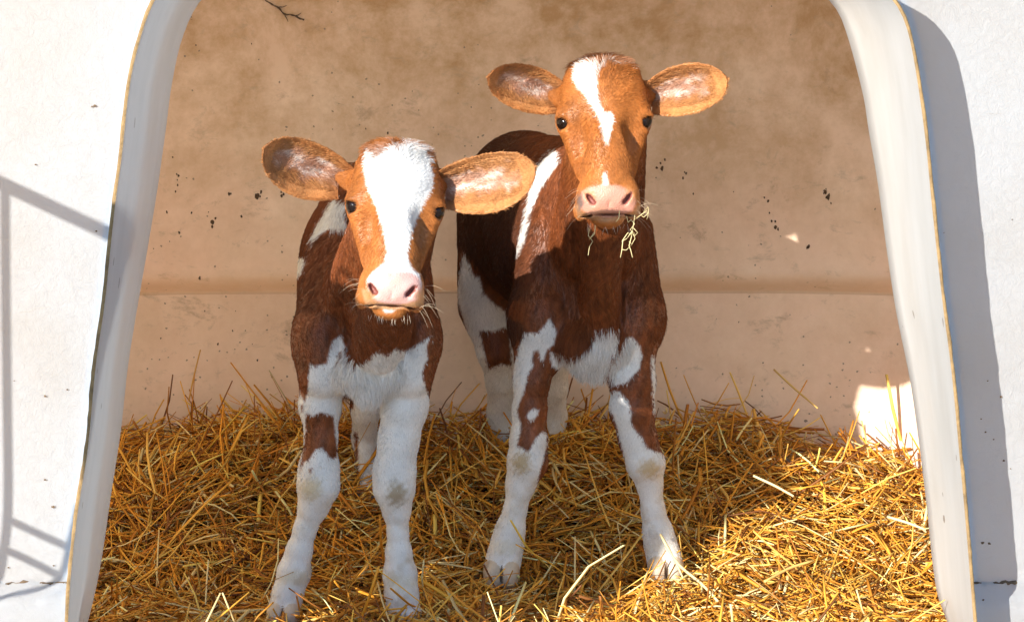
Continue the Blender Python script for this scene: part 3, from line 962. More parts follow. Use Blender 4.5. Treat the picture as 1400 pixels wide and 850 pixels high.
def build_calf(spec):
    t1 = time.time()
    V = Vol(spec['lo'], spec['hi'], 0.0032)
    spec['body'](V)
    O = P(*spec['head'][:3]); s = spec['head'][3]; R = head_axes(*spec['head'][4:7])
    W = add_head(V, O, R, s)
    spec['eyes'] = [W(-.0770, .001, -.0445), W(.0770, .001, -.0445)]
    verts, faces, G = V.mesh()
    nb = len(verts)
    earl = np.full((nb, 3), np.nan)
    ear_ax = []
    for e in spec['ears']:
        ev, ef, el, ax = ear_mesh(**e)
        faces = np.concatenate([faces, ef + len(verts)])
        verts = np.concatenate([verts, ev]); earl = np.concatenate([earl, el])
        G = np.concatenate([G, np.full(len(ev), 7, np.uint8)])
        ear_ax.append((len(verts) - len(ev), len(verts), ax))
    root = empty(spec['name'], spec['base'])
    tag(root, spec['label'], 'calf')
    ob = mesh_obj('body', verts, faces, SKIN, root)
    me = ob.data
    # drop stray islands? keep: volume is one connected figure
    hd = ((verts - O) @ R) / s
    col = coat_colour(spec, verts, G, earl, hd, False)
    ca = me.attributes.new('coat', 'FLOAT_COLOR', 'POINT')
    ca.data.foreach_set('color', np.concatenate([col, np.ones((len(col), 1))], 1).astype(np.float32).ravel())
    # eyes
    for e in spec['eyes']:
        er = 0.0182 * s
        vs, fs = [], []
        nu, nv = 24, 16
        for i in range(nv + 1):
            a = math.pi * i / nv
            for j in range(nu):
                b = 2 * math.pi * j / nu
                vs.append(e + er * np.array([math.sin(a) * math.cos(b), math.sin(a) * math.sin(b), math.cos(a)]))
        for i in range(nv):
            for j in range(nu):
                fs.append((i*nu+j, (i+1)*nu+j, (i+1)*nu+(j+1) % nu, i*nu+(j+1) % nu))
        mesh_obj('eye', vs, fs, EYE, root)
    # ---------------- fur
    nrm = np.zeros(len(verts) * 3, np.float32)
    me.vertices.foreach_get('normal', nrm); nrm = nrm.reshape(-1, 3)
    q = verts[faces]
    c0 = q.mean(1)
    area = np.linalg.norm(np.cross(q[:, 2] - q[:, 0], q[:, 3] - q[:, 1]), axis=1) * 0.5
    fn = nrm[faces].mean(1); fn /= np.linalg.norm(fn, axis=1)[:, None] + 1e-9
    fg = G[faces[:, 0]]
    viewd = c0 - np.array([0, -CAM_D, CAM_Z]); viewd /= np.linalg.norm(viewd, axis=1)[:, None]
    facing = -(viewd * fn).sum(1)
    hf = ((c0 - O) @ R) / s
    dens = np.where(facing > -0.25, 1.0, 0.35)
    dens *= np.select([fg == 7, fg == 1, fg == 8, fg >= 10], [2.2, 2.0, 0.0, 0.0], 1.0)
    uvf = proj(c0)
    pinkm = np.zeros(len(c0), bool)
    for pl in spec['pink']: pinkm |= (poly_sd(uvf, pl) < -1.5) & (fg == 1) & (hf[:, 2] > 0)
    dens[pinkm] *= 0.12
    for e in spec['eyes']: dens[np.linalg.norm(c0 - e, axis=1) < 0.0218 * s] = 0
    Nh = spec['hairs']
    w_ = area * dens; cs = np.cumsum(w_); 
    fi = np.searchsorted(cs, RNG.random(Nh) * cs[-1])
    fi = np.clip(fi, 0, len(faces) - 1)
    u, v = RNG.random(Nh), RNG.random(Nh)
    Q = q[fi]
    wts = np.stack([(1-u)*(1-v), u*(1-v), u*v, (1-u)*v], 1)
    p = (Q * wts[:, :, None]).sum(1)
    nn = (nrm[faces[fi]] * wts[:, :, None]).sum(1); nn /= np.linalg.norm(nn, axis=1)[:, None] + 1e-9
    g = fg[fi]
    el = earl[faces[fi, 0]]
    hl = ((p - O) @ R) / s
    # flow
    fl = np.tile(np.array([0.0, 0.35, -1.0]), (Nh, 1))
    hm = g == 1
    whorl = hl - np.array([0, 0.045, 0])
    dirl = np.stack([whorl[:, 0] * 1.0, whorl[:, 1], 0 * whorl[:, 0] - .0], 1)
    dirl /= np.linalg.norm(dirl, axis=1)[:, None] + 1e-6
    dirl[:, 0] += 0.9 * np.tanh(hl[:, 0] * 12) * (hl[:, 2] < 0.02) * .7
    hfl = dirl @ R.T
    fl[hm] = hfl[hm]
    fl[g == 2] = np.array([0.0, 0.5, -0.9])
    for (a, b, ax) in ear_ax:
        mm = (faces[fi, 0] >= a) & (faces[fi, 0] < b)
        fl[mm] = ax + RNG.normal(0, .25, (mm.sum(), 3))
    sw = np.stack([fnoise(p, 14, 1), fnoise(p, 14, 8), fnoise(p, 14, 15)], 1) * 0.5 + np.stack([fnoise(p, 75, 1), fnoise(p, 75, 8), fnoise(p, 75, 15)], 1) * 0.35
    fl = fl + sw + RNG.normal(0, 0.16, (Nh, 3))
    fl -= nn * (fl * nn).sum(1)[:, None]
    fl /= np.linalg.norm(fl, axis=1)[:, None] + 1e-6
    ln = np.select([g == 1, g == 2, g == 3, g == 4, g == 5, g == 6, g == 7, g == 9], [.0075, .013, .014, .0078, .009, .024, .0065, .05], .006)
    ln = np.where(hm, ln * (1 - 0.55 * smooth(-hl[:, 1], .06, .13)), ln)
    poll = hm & (hl[:, 1] > 0.085)
    ln = np.where(poll, ln + .020 * smooth(hl[:, 1], .088, .12) * (.4 + .6 * smooth(fnoise(p, 70, 12), -.5, .6)), ln)
    ein = (g == 7) & (el[:, 2] < .5) & (np.abs(el[:, 1]) < .75) & (el[:, 0] < .75)
    ln = np.where(ein, .014, ln)
    lowleg = (g == 4) & (p[:, 2] < 0.30); ln = np.where(lowleg, .0055, ln)
    ln = ln * RNG.uniform(.6, 1.25, Nh) * s
    lift = np.select([g == 1, g == 6, g == 7, g == 9], [0.34, 0.35, 0.30, .1], 0.30)
    lift = np.where(poll, 0.9, lift); lift = np.where(ein, .5, lift)
    d0 = fl + nn * (lift + RNG.normal(0, .10, Nh))[:, None]
    d0 /= np.linalg.norm(d0, axis=1)[:, None]
    d1 = fl + nn * (lift * 0.25)[:, None] + RNG.normal(0, .12, (Nh, 3)); d1[:, 2] -= np.where(g == 6, .5, .12)
    d1 /= np.linalg.norm(d1, axis=1)[:, None]
    k0 = p - nn * 0.0006
    k1 = k0 + d0 * (ln * .45)[:, None]
    k2 = k1 + d1 * (ln * .55)[:, None]
    pts = np.stack([k0, k1, k2], 1)
    base_r = np.where(g == 6, .00042, np.where(hm, .00033, .00040)) * RNG.uniform(.8, 1.2, Nh)
    rad = np.stack([base_r, base_r * .85, base_r * .18], 1)
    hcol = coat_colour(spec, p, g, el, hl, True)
    # whiskers and lashes
    wk, wr, wc = [], [], []
    for _ in range(26):
        sg = random.choice((-1, 1))
        a = W(sg * random.uniform(.040, .062), random.uniform(-.178, -.120), random.uniform(.030, .066))
        dr = R @ np.array([sg * random.uniform(.5, 1), random.uniform(-.7, .35), random.uniform(.0, .7)])
        dr /= np.linalg.norm(dr); L = random.uniform(.02, .055)
        wk.append([a, a + dr * L * .5, a + dr * L + np.array([0, 0, -.25 * L])]); wr.append([.00020, .00016, .00005]); wc.append((.70, .55, .38))
    for _ in range(22):
        a = W(random.uniform(-.04, .04), random.uniform(-.198, -.188), random.uniform(.035, .060))
        dr = R @ np.array([random.uniform(-.5, .5), -1, random.uniform(.2, .9)]); dr /= np.linalg.norm(dr); L = random.uniform(.008, .022)
        wk.append([a, a + dr * L * .5, a + dr * L]); wr.append([.00022, .00018, .00006]); wc.append((.80, .68, .52))
    for e in spec['eyes']:
        sg = 1 if (e - O) @ R[:, 0] > 0 else -1
        for k in range(26):
            an = math.radians(random.uniform(15, 165))
            loc = R @ np.array([math.cos(an) * .0155, math.sin(an) * .0120, .0085 + sg * math.cos(an) * -.004]) * s
            a = e + loc
            dr = R @ np.array([math.cos(an) * .7 + sg * .5, .35 * math.sin(an) + .0, .75]); dr /= np.linalg.norm(dr); L = random.uniform(.007, .013)
            wk.append([a, a + dr * L * .5, a + dr * L + np.array([0, 0, -.1 * L])]); wr.append([.0003, .00026, .0001]); wc.append((.10, .05, .03))
    pts = np.concatenate([pts, np.array(wk)]); rad = np.concatenate([rad, np.array(wr)]); hcol = np.concatenate([hcol, np.array(wc)])
    nH = len(pts)
    cu = bpy.data.hair_curves.new('fur')
    cu.add_curves([3] * nH)
    pl = (pts - np.array(root.location)).astype(np.float32)
    cu.points.foreach_set('position', pl.reshape(-1))
    ra = cu.attributes.get('radius') or cu.attributes.new('radius', 'FLOAT', 'POINT')
    ra.data.foreach_set('value', rad.astype(np.float32).reshape(-1))
    at = cu.attributes.new('coat', 'FLOAT_COLOR', 'CURVE')
    at.data.foreach_set('color', np.concatenate([hcol, np.ones((nH, 1))], 1).astype(np.float32).reshape(-1))
    cu.materials.append(FUR)
    fo = bpy.data.objects.new('fur', cu)
    COL.objects.link(fo); fo.parent = root
    fo['kind'] = 'stuff'
    print(spec['name'], 'verts', len(verts), 'hairs', nH, 'time', round(time.time() - t1, 1))
    return root, W

# ---- calf 1 (left, nearer)
def body1(V):
    V.ell(P(499, 425, .56), (.140, .14, .175), None, .025, 3)                     # chest
    V.ell(P(496, 372, .84), (.128, .42, .205), None, .05, 3)                     # barrel
    V.ell(P(484, 366, 1.16), (.128, .17, .185), None, .05, 3)                    # rump
    V.cone(P(505, 300, .50), P(490, 288, 1.0), .075, .075, .05, 3)                # withers / back
    V.cone(P(546, 285, .08), P(512, 395, .42), .078, .098, .03, 2)               # neck
    V.cone(P(540, 385, .06), P(520, 468, .36), .040, .062, .03, 2)               # throat
    for (x, sg) in ((443, -1), (560, 1)):
        V.cone(P(x + 8 * -sg, 350, .52), P(x, 470, .49), .052, .062, .018, 3)
        V.cone(P(x + 3 * sg, 460, .47), P(x - 2, 510, .47), .060, .052, .03, 4)
    V.ell(P(505, 505, .44), (.075, .06, .055), None, .03, 6)                      # brisket
    V.ell(P(504, 535, .43), (.028, .03, .030), None, .02, 6)
    V.cut(P(466, 450, .36), (.010, .04, .060), None, .035, None); V.cut(P(552, 450, .38), (.010, .04, .060), None, .035, None)
    yl = .50
    chain(V, [(441, 500, yl, .054), (437, 555, yl, .044), (439, 598, yl, .035), (436, 640, yl, .043), (435, 664, yl - .005, .0455), (429, 690, yl, .034),
              (417, 723, yl, .0275), (409, 752, yl, .030), (402, 782, yl, .036), (393, 812, yl - .01, .0335), (388, 832, yl - .02, .0345)], .014, 4)
    chain(V, [(560, 500, yl, .056), (553, 555, yl, .050), (545, 600, yl, .044), (539, 645, yl, .0455), (539, 668, yl - .005, .0445), (542, 695, yl, .032),
              (544, 728, yl, .0262), (545, 755, yl, .030), (547, 785, yl, .0365), (549, 812, yl - .01, .0365), (553, 835, yl - .02, .0365)], .014, 4)
    hoof(V, 387, 838, yl - .035, .034); hoof(V, 554, 848, yl - .035, .036)
    for (x, x2) in ((505, 500), (448, 446)):
        V.ell(P(x, 440, 1.14), (.065, .12, .15), None, .04, 5)
        chain(V, [(x - 4, 500, 1.10, .055), (x2, 560, 1.16, .032), (x2 - 2, 598, 1.23, .027), (x2 - 1, 640, 1.20, .021), (x2 + 3, 668, 1.16, .026), (x2 + 5, 690, 1.14, .028)], .016, 5)
    chain(V, [(470, 300, 1.32, .022), (470, 360, 1.37, .016), (468, 450, 1.38, .012), (468, 520, 1.36, .022)], .01, 9)

SPEC1 = dict(name='calf', label='smaller white-faced calf standing in front on the straw, broad white blaze down its face', base=tuple(P(500, 800, .8) * [1, 1, 0]),
    lo=(-.56, -.16, -.06), hi=(-.06, 1.46, 1.06), body=body1, head=(541, 290, -.03, .992, -4.5, 4, 0), hairs=230000, poll=.100, px=.012, pc=.016,
    ears=[dict(base=(474, 252), tip=(361, 204), hw=.056, cup=.046, yb=.040, yt=-.045, skew=-.10),
          dict(base=(598, 262), tip=(731, 228), hw=.057, cup=.042, yb=.040, yt=-.045, skew=-.16)],
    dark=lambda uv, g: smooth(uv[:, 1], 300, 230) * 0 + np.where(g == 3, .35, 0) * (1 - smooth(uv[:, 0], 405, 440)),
    white_head=[[(499,213),(498,231),(502,252),(509,269),(516,287),(523,305),(527,322),(529,343),(525,359),(509,372),(502,382),(504,396),(510,405),(540,409),(572,402),(577,389),
                 (573,375),(561,363),(556,343),(562,319),(569,301),(580,276),(590,259),(592,238),(587,216),(575,199),(559,193),(538,200),(509,200)],
                [(524,423),(540,424),(536,427),(527,427)]],
    white_body=[[(423,496),(430,500),(447,497),(450,480),(454,466),(466,458),(470,470),(474,476),(480,490),(487,496),(495,497),(502,491),(510,484),(517,478),(527,486),(542,476),(550,480),(562,476),(575,468),(588,460),(602,462),(610,560),(600,880),(340,880),(395,560),(408,530)],
                [(458,270),(472,275),(474,313),(462,314),(450,313),(437,322),(424,337),(430,315),(445,290)], [(404,378),(406,352),(419,350),(414,372)]],
    brown_body=[[(395,455),(412,470),(424,495),(422,515),(421,532),(417,550),(411,540),(405,520),(398,490)],
                [(418,564),(428,568),(438,563),(456,567),(458,590),(462,622),(455,628),(449,623),(440,612),(431,615),(424,626),(416,632),(410,645),(414,615),(417,597)],
                [(588,460),(610,458),(600,511),(588,545),(582,529),(577,512),(580,498),(585,491),(583,475)], [(422,640),(426,640),(426,646),(422,646)],
                [(441,480),(446,478),(445,488),(440,488)], [(462,482),(467,480),(468,490),(463,492)], [(411,555),(414,552),(415,560),(412,562)]],
    white_over=[],
    white_hind=[[(400,500),(560,500),(560,720),(400,720)]], brown_hind=[[(470,540),(482,542),(484,555),(476,562)], [(484,590),(489,590),(491,650),(486,655)]],
    white_trunk=[[(458,270),(472,275),(474,313),(462,314),(450,313),(437,322),(424,337),(430,315),(445,290)], [(404,378),(406,352),(419,350),(414,372)]],
    pink=[[(507,379),(520,373),(540,371),(562,372),(574,381),(577,396),(572,409),(556,415),(540,416),(520,414),(508,408),(505,394)]],
    lip=[[(494,395),(503,395),(508,410),(540,418),(572,411),(577,398),(584,400),(580,418),(540,424),(500,420)]],
    stains=[(425, 667, 19, 20, np.array([.52, .42, .24]), .75), (542, 674, 17, 21, np.array([.30, .22, .12]), .85), (401, 790, 22, 14, np.array([.66, .60, .45]), .6), (549, 797, 24, 14, np.array([.64, .58, .44]), .6),
            (508, 402, 9, 11, np.array([.50, .20, .06]), .8), (574, 404, 9, 10, np.array([.58, .26, .10]), .7), (545, 410, 16, 5, np.array([.55, .30, .24]), .5), (541, 384, 12, 7, np.array([.64, .36, .28]), .5)])

# ---- calf 2 (right, further back)
def body2(V):
    V.ell(P(805, 398, .88), (.147, .14, .185), None, .025, 3)
    V.ell(P(752, 315, 1.10), (.160, .34, .200), Matrix.Rotation(math.radians(12), 3, 'Z'), .05, 3)
    V.ell(P(714, 292, 1.33), (.155, .16, .193), None, .05, 3)
    V.cone(P(800, 250, .86), P(724, 248, 1.30), .095, .100, .05, 3)
    V.cone(P(832, 165, .56), P(816, 330, .76), .080, .098, .03, 2)
    V.cone(P(826, 270, .52), P(822, 410, .70), .046, .053, .022, 2)
    for (x, sg) in ((738, -1), (866, 1)):
        V.cone(P(x - 12 * sg, 320, .84), P(x, 440, .80), .062, .068, .018, 3)
        V.cone(P(x, 430, .79), P(x - 3 * sg, 485, .79), .062, .050, .03, 4)
    V.ell(P(812, 470, .76), (.085, .07, .060), None, .03, 6)
    V.ell(P(814, 500, .75), (.045, .03, .034), None, .025, 6)
    V.cone(P(822, 380, .69), P(826, 450, .71), .034, .030, .02, 6)
    V.cut(P(781, 400, .64), (.012, .05, .095), None, .035, None); V.cut(P(858, 400, .66), (.012, .05, .095), None, .035, None)
    yl = .77
    chain(V, [(733, 470, yl + .02, .052), (727, 520, yl, .041), (724, 560, yl, .038), (723, 600, yl, .042), (721, 632, yl - .005, .0455), (712, 660, yl, .034),
              (704, 698, yl, .0285), (698, 722, yl, .033), (694, 742, yl, .0375), (689, 762, yl - .01, .0385), (686, 775, yl - .02, .038)], .014, 4)
    chain(V, [(864, 470, yl + .02, .052), (865, 520, yl, .051), (864, 560, yl, .050), (872, 600, yl, .043), (883, 635, yl - .005, .043), (888, 660, yl, .031),
              (893, 698, yl, .0290), (899, 726, yl, .034), (903, 744, yl, .0365), (908, 762, yl - .01, .0375), (911, 772, yl - .02, .0375)], .014, 4)
    hoof(V, 685, 782, yl - .035, .039); hoof(V, 910, 776, yl - .035, .038)
    V.ell(P(668, 380, 1.34), (.075, .12, .16), None, .04, 5)
    chain(V, [(668, 420, 1.31, .070), (679, 480, 1.28, .044), (684, 520, 1.32, .032), (685, 565, 1.38, .031), (692, 620, 1.36, .023), (698, 655, 1.32, .026), (704, 675, 1.30, .030)], .018, 5)
    V.ell(P(756, 400, 1.34), (.070, .12, .15), None, .04, 5)
    chain(V, [(754, 430, 1.31, .062), (757, 490, 1.28, .040), (757, 530, 1.32, .030), (757, 570, 1.38, .029), (756, 620, 1.36, .023), (752, 655, 1.32, .026), (750, 675, 1.30, .030)], .018, 5)
    chain(V, [(700, 225, 1.48, .022), (700, 290, 1.54, .016), (700, 380, 1.55, .012), (702, 450, 1.53, .022)], .01, 9)

SPEC2 = dict(name='calf', label='taller red-brown calf standing behind with a narrow white star, straw hanging from its mouth', base=tuple(P(790, 700, 1.05) * [1, 1, 0]),
    lo=(-.18, .16, -.06), hi=(.42, 1.80, 1.22), body=body2, head=(828, 170, .44, 1.05, .8, 1.5, 0), hairs=230000, pad=(.86, .70, .58), poll=.104, px=-.02, pc=.004,
    ears=[dict(base=(772, 138), tip=(668, 105), hw=.049, cup=.036, yb=.525, yt=.445, skew=.02),
          dict(base=(884, 137), tip=(994, 109), hw=.053, cup=.036, yb=.525, yt=.445, skew=.02)],
    dark=lambda uv, g: np.where(g == 3, 1, 0) * (1 - smooth(uv[:, 0], 690, 745)) * .85 + np.where(g == 5, .3, 0),  # near-black rump: its shade is put into the coat colour
    white_head=[[(783,106),(786,97),(791,90),(806,84),(828,81),(851,82),(868,88),(866,91),(843,89),(830,90),(821,93),(817,103),(817,122),(819,135),(821,144),(828,154),(836,153),(838,160),(838,167),(835,180),(832,190),(830,198),(827,190),(825,182),(821,163),(813,150),(802,133),(791,122)],
                [(825,236),(829,235),(831,245),(832,254),(831,272),(825,272),(824,254)]],
    white_body=[[(765,203),(753,209),(738,223),(726,244),(723,268),(720,291),(714,315),(708,338),(708,352),(716,335),(722,312),(727,291),(738,259),(753,238),(766,220)],
                [(752,436),(761,453),(757,470),(748,478),(741,498),(730,500),(722,509),(717,532),(707,560),(713,585),(707,608),(722,618),(733,598),(742,590),(748,594),(747,612),(738,645),(735,660),(745,720),(730,820),(640,820),(670,700),(690,640),(692,600),(699,540),(702,500),(716,455),(735,455)],
                [(752,481),(775,488),(797,484),(809,470),(812,453),(826,450),(843,447),(843,470),(834,504),(825,522),(809,530),(790,524),(775,512),(755,500)],
                [(843,481),(850,470),(857,461),(865,461),(876,475),(877,490),(874,504),(857,523),(840,527),(834,509)],
                [(829,537),(840,534),(848,535),(858,548),(863,562),(862,577),(870,590),(877,597),(886,612),(893,616),(912,622),(935,700),(960,820),(860,820),(865,700),(852,620),(845,590),(838,566),(826,550)],
                [(889,490),(895,485),(899,560),(893,565),(892,530)]],
    brown_body=[[(729,480),(736,478),(740,492),(748,500),(744,516),(735,506),(727,494)]],
    white_over=[[(719,570),(724,562),(730,558),(737,561),(733,570),(725,574)]],
    white_hind=[[(634,345),(642,360),(648,376),(656,378),(661,400),(675,415),(693,427),(700,440),(780,440),(790,560),(760,740),(650,740),(640,460),(624,400)]],
    brown_hind=[[(655,452),(675,452),(695,446),(700,500),(685,497),(668,505),(662,480)]],
    white_trunk=[[(765,203),(753,209),(738,223),(726,244),(723,268),(720,291),(714,315),(708,338),(708,352),(716,335),(722,312),(727,291),(738,259),(753,238),(766,220)], [(634,345),(642,360),(648,376),(656,378),(661,400),(675,415),(693,427),(690,450),(655,450),(630,400)]],
    pink=[[(795,262),(806,256),(825,252),(848,254),(864,262),(870,276),(866,288),(850,295),(830,297),(806,295),(794,286),(791,274)]],
    lip=[[(785,280),(791,280),(795,290),(830,299),(866,291),(872,280),(880,282),(872,298),(830,303),(790,298)]],
    stains=[(713, 632, 16, 19, np.array([.42, .30, .14]), .85), (888, 640, 19, 16, np.array([.50, .36, .18]), .85), (692, 748, 26, 12, np.array([.64, .58, .44]), .5), (903, 750, 22, 12, np.array([.64, .58, .44]), .5),
            (793, 276, 6, 16, np.array([.13, .10, .09]), .9), (806, 268, 10, 9, np.array([.55, .22, .07]), .7), (862, 266, 9, 12, np.array([.60, .27, .10]), .6), (815, 288, 16, 7, np.array([.5, .27, .16]), .5)])
C1, W1 = build_calf(SPEC1)
C2, W2 = build_calf(SPEC2)

# ------------------------------------------------------------------ straw
def bed(x, y):
    t = np.clip((y - 0.62) / 0.95, 0, 1)
    z = 0.262 * (t * t * (3 - 2 * t)) ** 0.85
    z = z - 0.13 * np.clip((x - 0.58) / 0.45, 0, 1) * np.clip((y - .6) / .7, 0, 1) - 0.035 * np.clip((-x - 0.7) / 0.3, 0, 1) * np.clip((y - .8) / .6, 0, 1)
    z = z + 0.012 * (np.sin(x * 7.1 + 1) * np.sin(y * 6.3 + .4) + 0.6 * np.sin(x * 15.7 + y * 11 + 2))
    return z - 0.004
def straw_material():
    m, nt, b = new_mat('straw')
    a = nt.nodes.new('ShaderNodeAttribute'); a.attribute_name = 'tone'
    nt.links.new(a.outputs['Color'], b.inputs['Base Color'])
    b.inputs['Roughness'].default_value = 0.55
    b.inputs['Specular IOR Level'].default_value = 0.3
    t = nt.nodes.new('ShaderNodeBsdfTranslucent'); nt.links.new(a.outputs['Color'], t.inputs[0])
    mx = nt.nodes.new('ShaderNodeMixShader'); mx.inputs[0].default_value = 0.07
    nt.links.new(b.outputs[0], mx.inputs[1]); nt.links.new(t.outputs[0], mx.inputs[2])
    nt.links.new(mx.outputs[0], nt.nodes['Material Output'].inputs[0])
    return m
STRAW = straw_material()
def straw_tone(n):
    pal = np.array([[.70, .30, .03], [.78, .40, .055], [.84, .52, .12], [.86, .68, .32], [.52, .20, .022], [.26, .095, .014]])
    idx = RNG.choice(6, n, p=[.24, .20, .17, .12, .15, .12])
    return np.clip(pal[idx] * RNG.normal(1, .18, (n, 1)), .02, .9)
def stalk_arrays(c, d, L, r, bend, flat):
    """c centre, d unit dir, L length, r half width, bend sag; 5 rings x 4 sides"""
    n = len(c)
    up = np.tile(np.array([0., 0, 1.]), (n, 1)) + RNG.normal(0, .35, (n, 3))
    s = np.cross(d, up); s /= np.linalg.norm(s, axis=1)[:, None] + 1e-9
    u = np.cross(s, d)
    rings = 4
    vs = np.zeros((n, rings * 4, 3))
    tw = RNG.normal(0, 1, (n, 1)); kink = RNG.uniform(-1, 1, (n, 1)) * RNG.choice([0.25, 1], (n, 1), p=[.7, .3])
    for k in range(rings):
        t = k / (rings - 1) - 0.5
        cc = c + d * (L * t)[:, None] + s * (kink * (L * (0.25 - t * t))[:, None]) * 0.5 + u * (bend * (t * t * 4 - .33))[:, None]
        rr = r * (1.0 - 0.25 * abs(t) * 2)
        for q, (a, b) in enumerate(((1, 0), (0, 1), (-1, 0), (0, -1))):
            vs[:, k * 4 + q] = cc + s * (a * rr)[:, None] + u * (b * rr * flat)[:, None]
    f = []
    for k in range(rings - 1):
        for q in range(4):
            f.append((k*4+q, k*4+(q+1) % 4, (k+1)*4+(q+1) % 4, (k+1)*4+q))
    f.append((3, 2, 1, 0)); e = (rings-1)*4; f.append((e, e+1, e+2, e+3))
    f = np.array(f)
    F = (f[None] + (np.arange(n) * rings * 4)[:, None, None]).reshape(-1, 4)
    return vs.reshape(-1, 3), F, rings * 4
def build_straw():
    n = 42000
    # density higher towards the viewer, uneven clumps
    x = RNG.uniform(-1.28, 1.28, n * 2); y = -0.04 + 1.66 * RNG.random(n * 2) ** 1.15
    keep = RNG.random(n * 2) < 0.62 + 0.38 * np.sin(x * 9 + 2 * np.sin(y * 7)) * np.sin(y * 11 + 1.5 * np.sin(x * 6))
    x, y = x[keep][:n], y[keep][:n]; n = len(x)
    lay = RNG.random(n) ** 0.8
    z = bed(x, y) - 0.085 + 0.110 * lay
    L = np.clip(RNG.lognormal(math.log(.095), .5, n), .03, .28)
    az = RNG.uniform(0, 2 * math.pi, n)
    # clumps of parallel stalks
    az = np.where(RNG.random(n) < .45, 2.2 * np.sin(x * 5 + 1) + 1.8 * np.cos(y * 6) + RNG.normal(0, .35, n), az)
    el = RNG.normal(0, .20, n) + np.where(RNG.random(n) < .10, RNG.uniform(.2, .8, n), 0)
    rear = np.clip((y - 1.10) / .4, 0, 1)
    el = np.where(RNG.random(n) < rear * .15, RNG.uniform(.3, 1.2, n), el)
    # slope of the bed
    d = np.stack([np.cos(az) * np.cos(el), np.sin(az) * np.cos(el), np.sin(el)], 1)
    gy = (bed(x, y + .02) - bed(x, y - .02)) / .04
    d[:, 2] += d[:, 1] * gy; d /= np.linalg.norm(d, axis=1)[:, None]
    z = z + np.maximum(0, d[:, 2]) * L * .35
    r = RNG.uniform(.0013, .0034, n); wide = RNG.random(n) < .30; r = np.where(wide, r * 1.6, r)
    flat = np.where(wide, .25, .75)
    c = np.stack([x, y, z], 1)
    # keep inside the shell
    tipx = np.abs(x) + np.abs(d[:, 0]) * L * .5; tipy = y + np.abs(d[:, 1]) * L * .5
    ok = (tipy < 1.57) & (tipx < 1.22)
    c, d, L, r, flat = c[ok], d[ok], L[ok], r[ok], flat[ok]
    # chaff and broken bits lying between the stalks
    m_ = 12000
    cx = RNG.uniform(-1.2, 1.2, m_); cy = RNG.uniform(.16, 1.5, m_)
    cc = np.stack([cx, cy, bed(cx, cy) - .02 + .034 * RNG.random(m_)], 1)
    dd = RNG.normal(0, 1, (m_, 3)); dd[:, 2] *= .3; dd /= np.linalg.norm(dd, axis=1)[:, None]
    c = np.concatenate([c, cc]); d = np.concatenate([d, dd]); L = np.concatenate([L, RNG.uniform(.008, .035, m_)])
    r = np.concatenate([r, RNG.uniform(.001, .003, m_)]); flat = np.concatenate([flat, np.full(m_, .25)])
    n = len(c)
    bend = RNG.normal(0, .06, n) * L
    V, F, k = stalk_arrays(c, d, L, r, bend, flat)
    tone = straw_tone(n)
    o = mesh_obj('straw_bedding', V, F, STRAW, smooth=False)
    a = o.data.attributes.new('tone', 'FLOAT_COLOR', 'POINT')
    t4 = np.concatenate([np.repeat(tone, k, axis=0), np.ones((n * k, 1))], 1)
    a.data.foreach_set('color', t4.astype(np.float32).ravel())
    tag(o, 'deep golden straw bedding heaped towards the back of the hutch', 'straw', kind='stuff')
    # packed litter underneath
    nx, ny = 90, 70
    xs = np.linspace(-1.30, 1.30, nx); ys = np.linspace(-.12, 1.60, ny)
    X, Y = np.meshgrid(xs, ys, indexing='ij')
    Z = bed(X, Y) - 0.085 + 0.008 * np.sin(X * 31) * np.sin(Y * 27)
    vs = np.stack([X, Y, Z], -1).reshape(-1, 3)
    i = (np.arange(nx - 1)[:, None] * ny + np.arange(ny - 1)[None]).ravel()
    m = mat_simple('packed_litter', (0.09, 0.045, 0.016), 0.95, 45, 0.6, bmp=0.8)
    tag(mesh_obj('litter_layer', vs, np.stack([i, i + ny, i + ny + 1, i + 1], 1), m), 'packed brown litter under the loose straw', 'litter', kind='stuff')
build_straw()

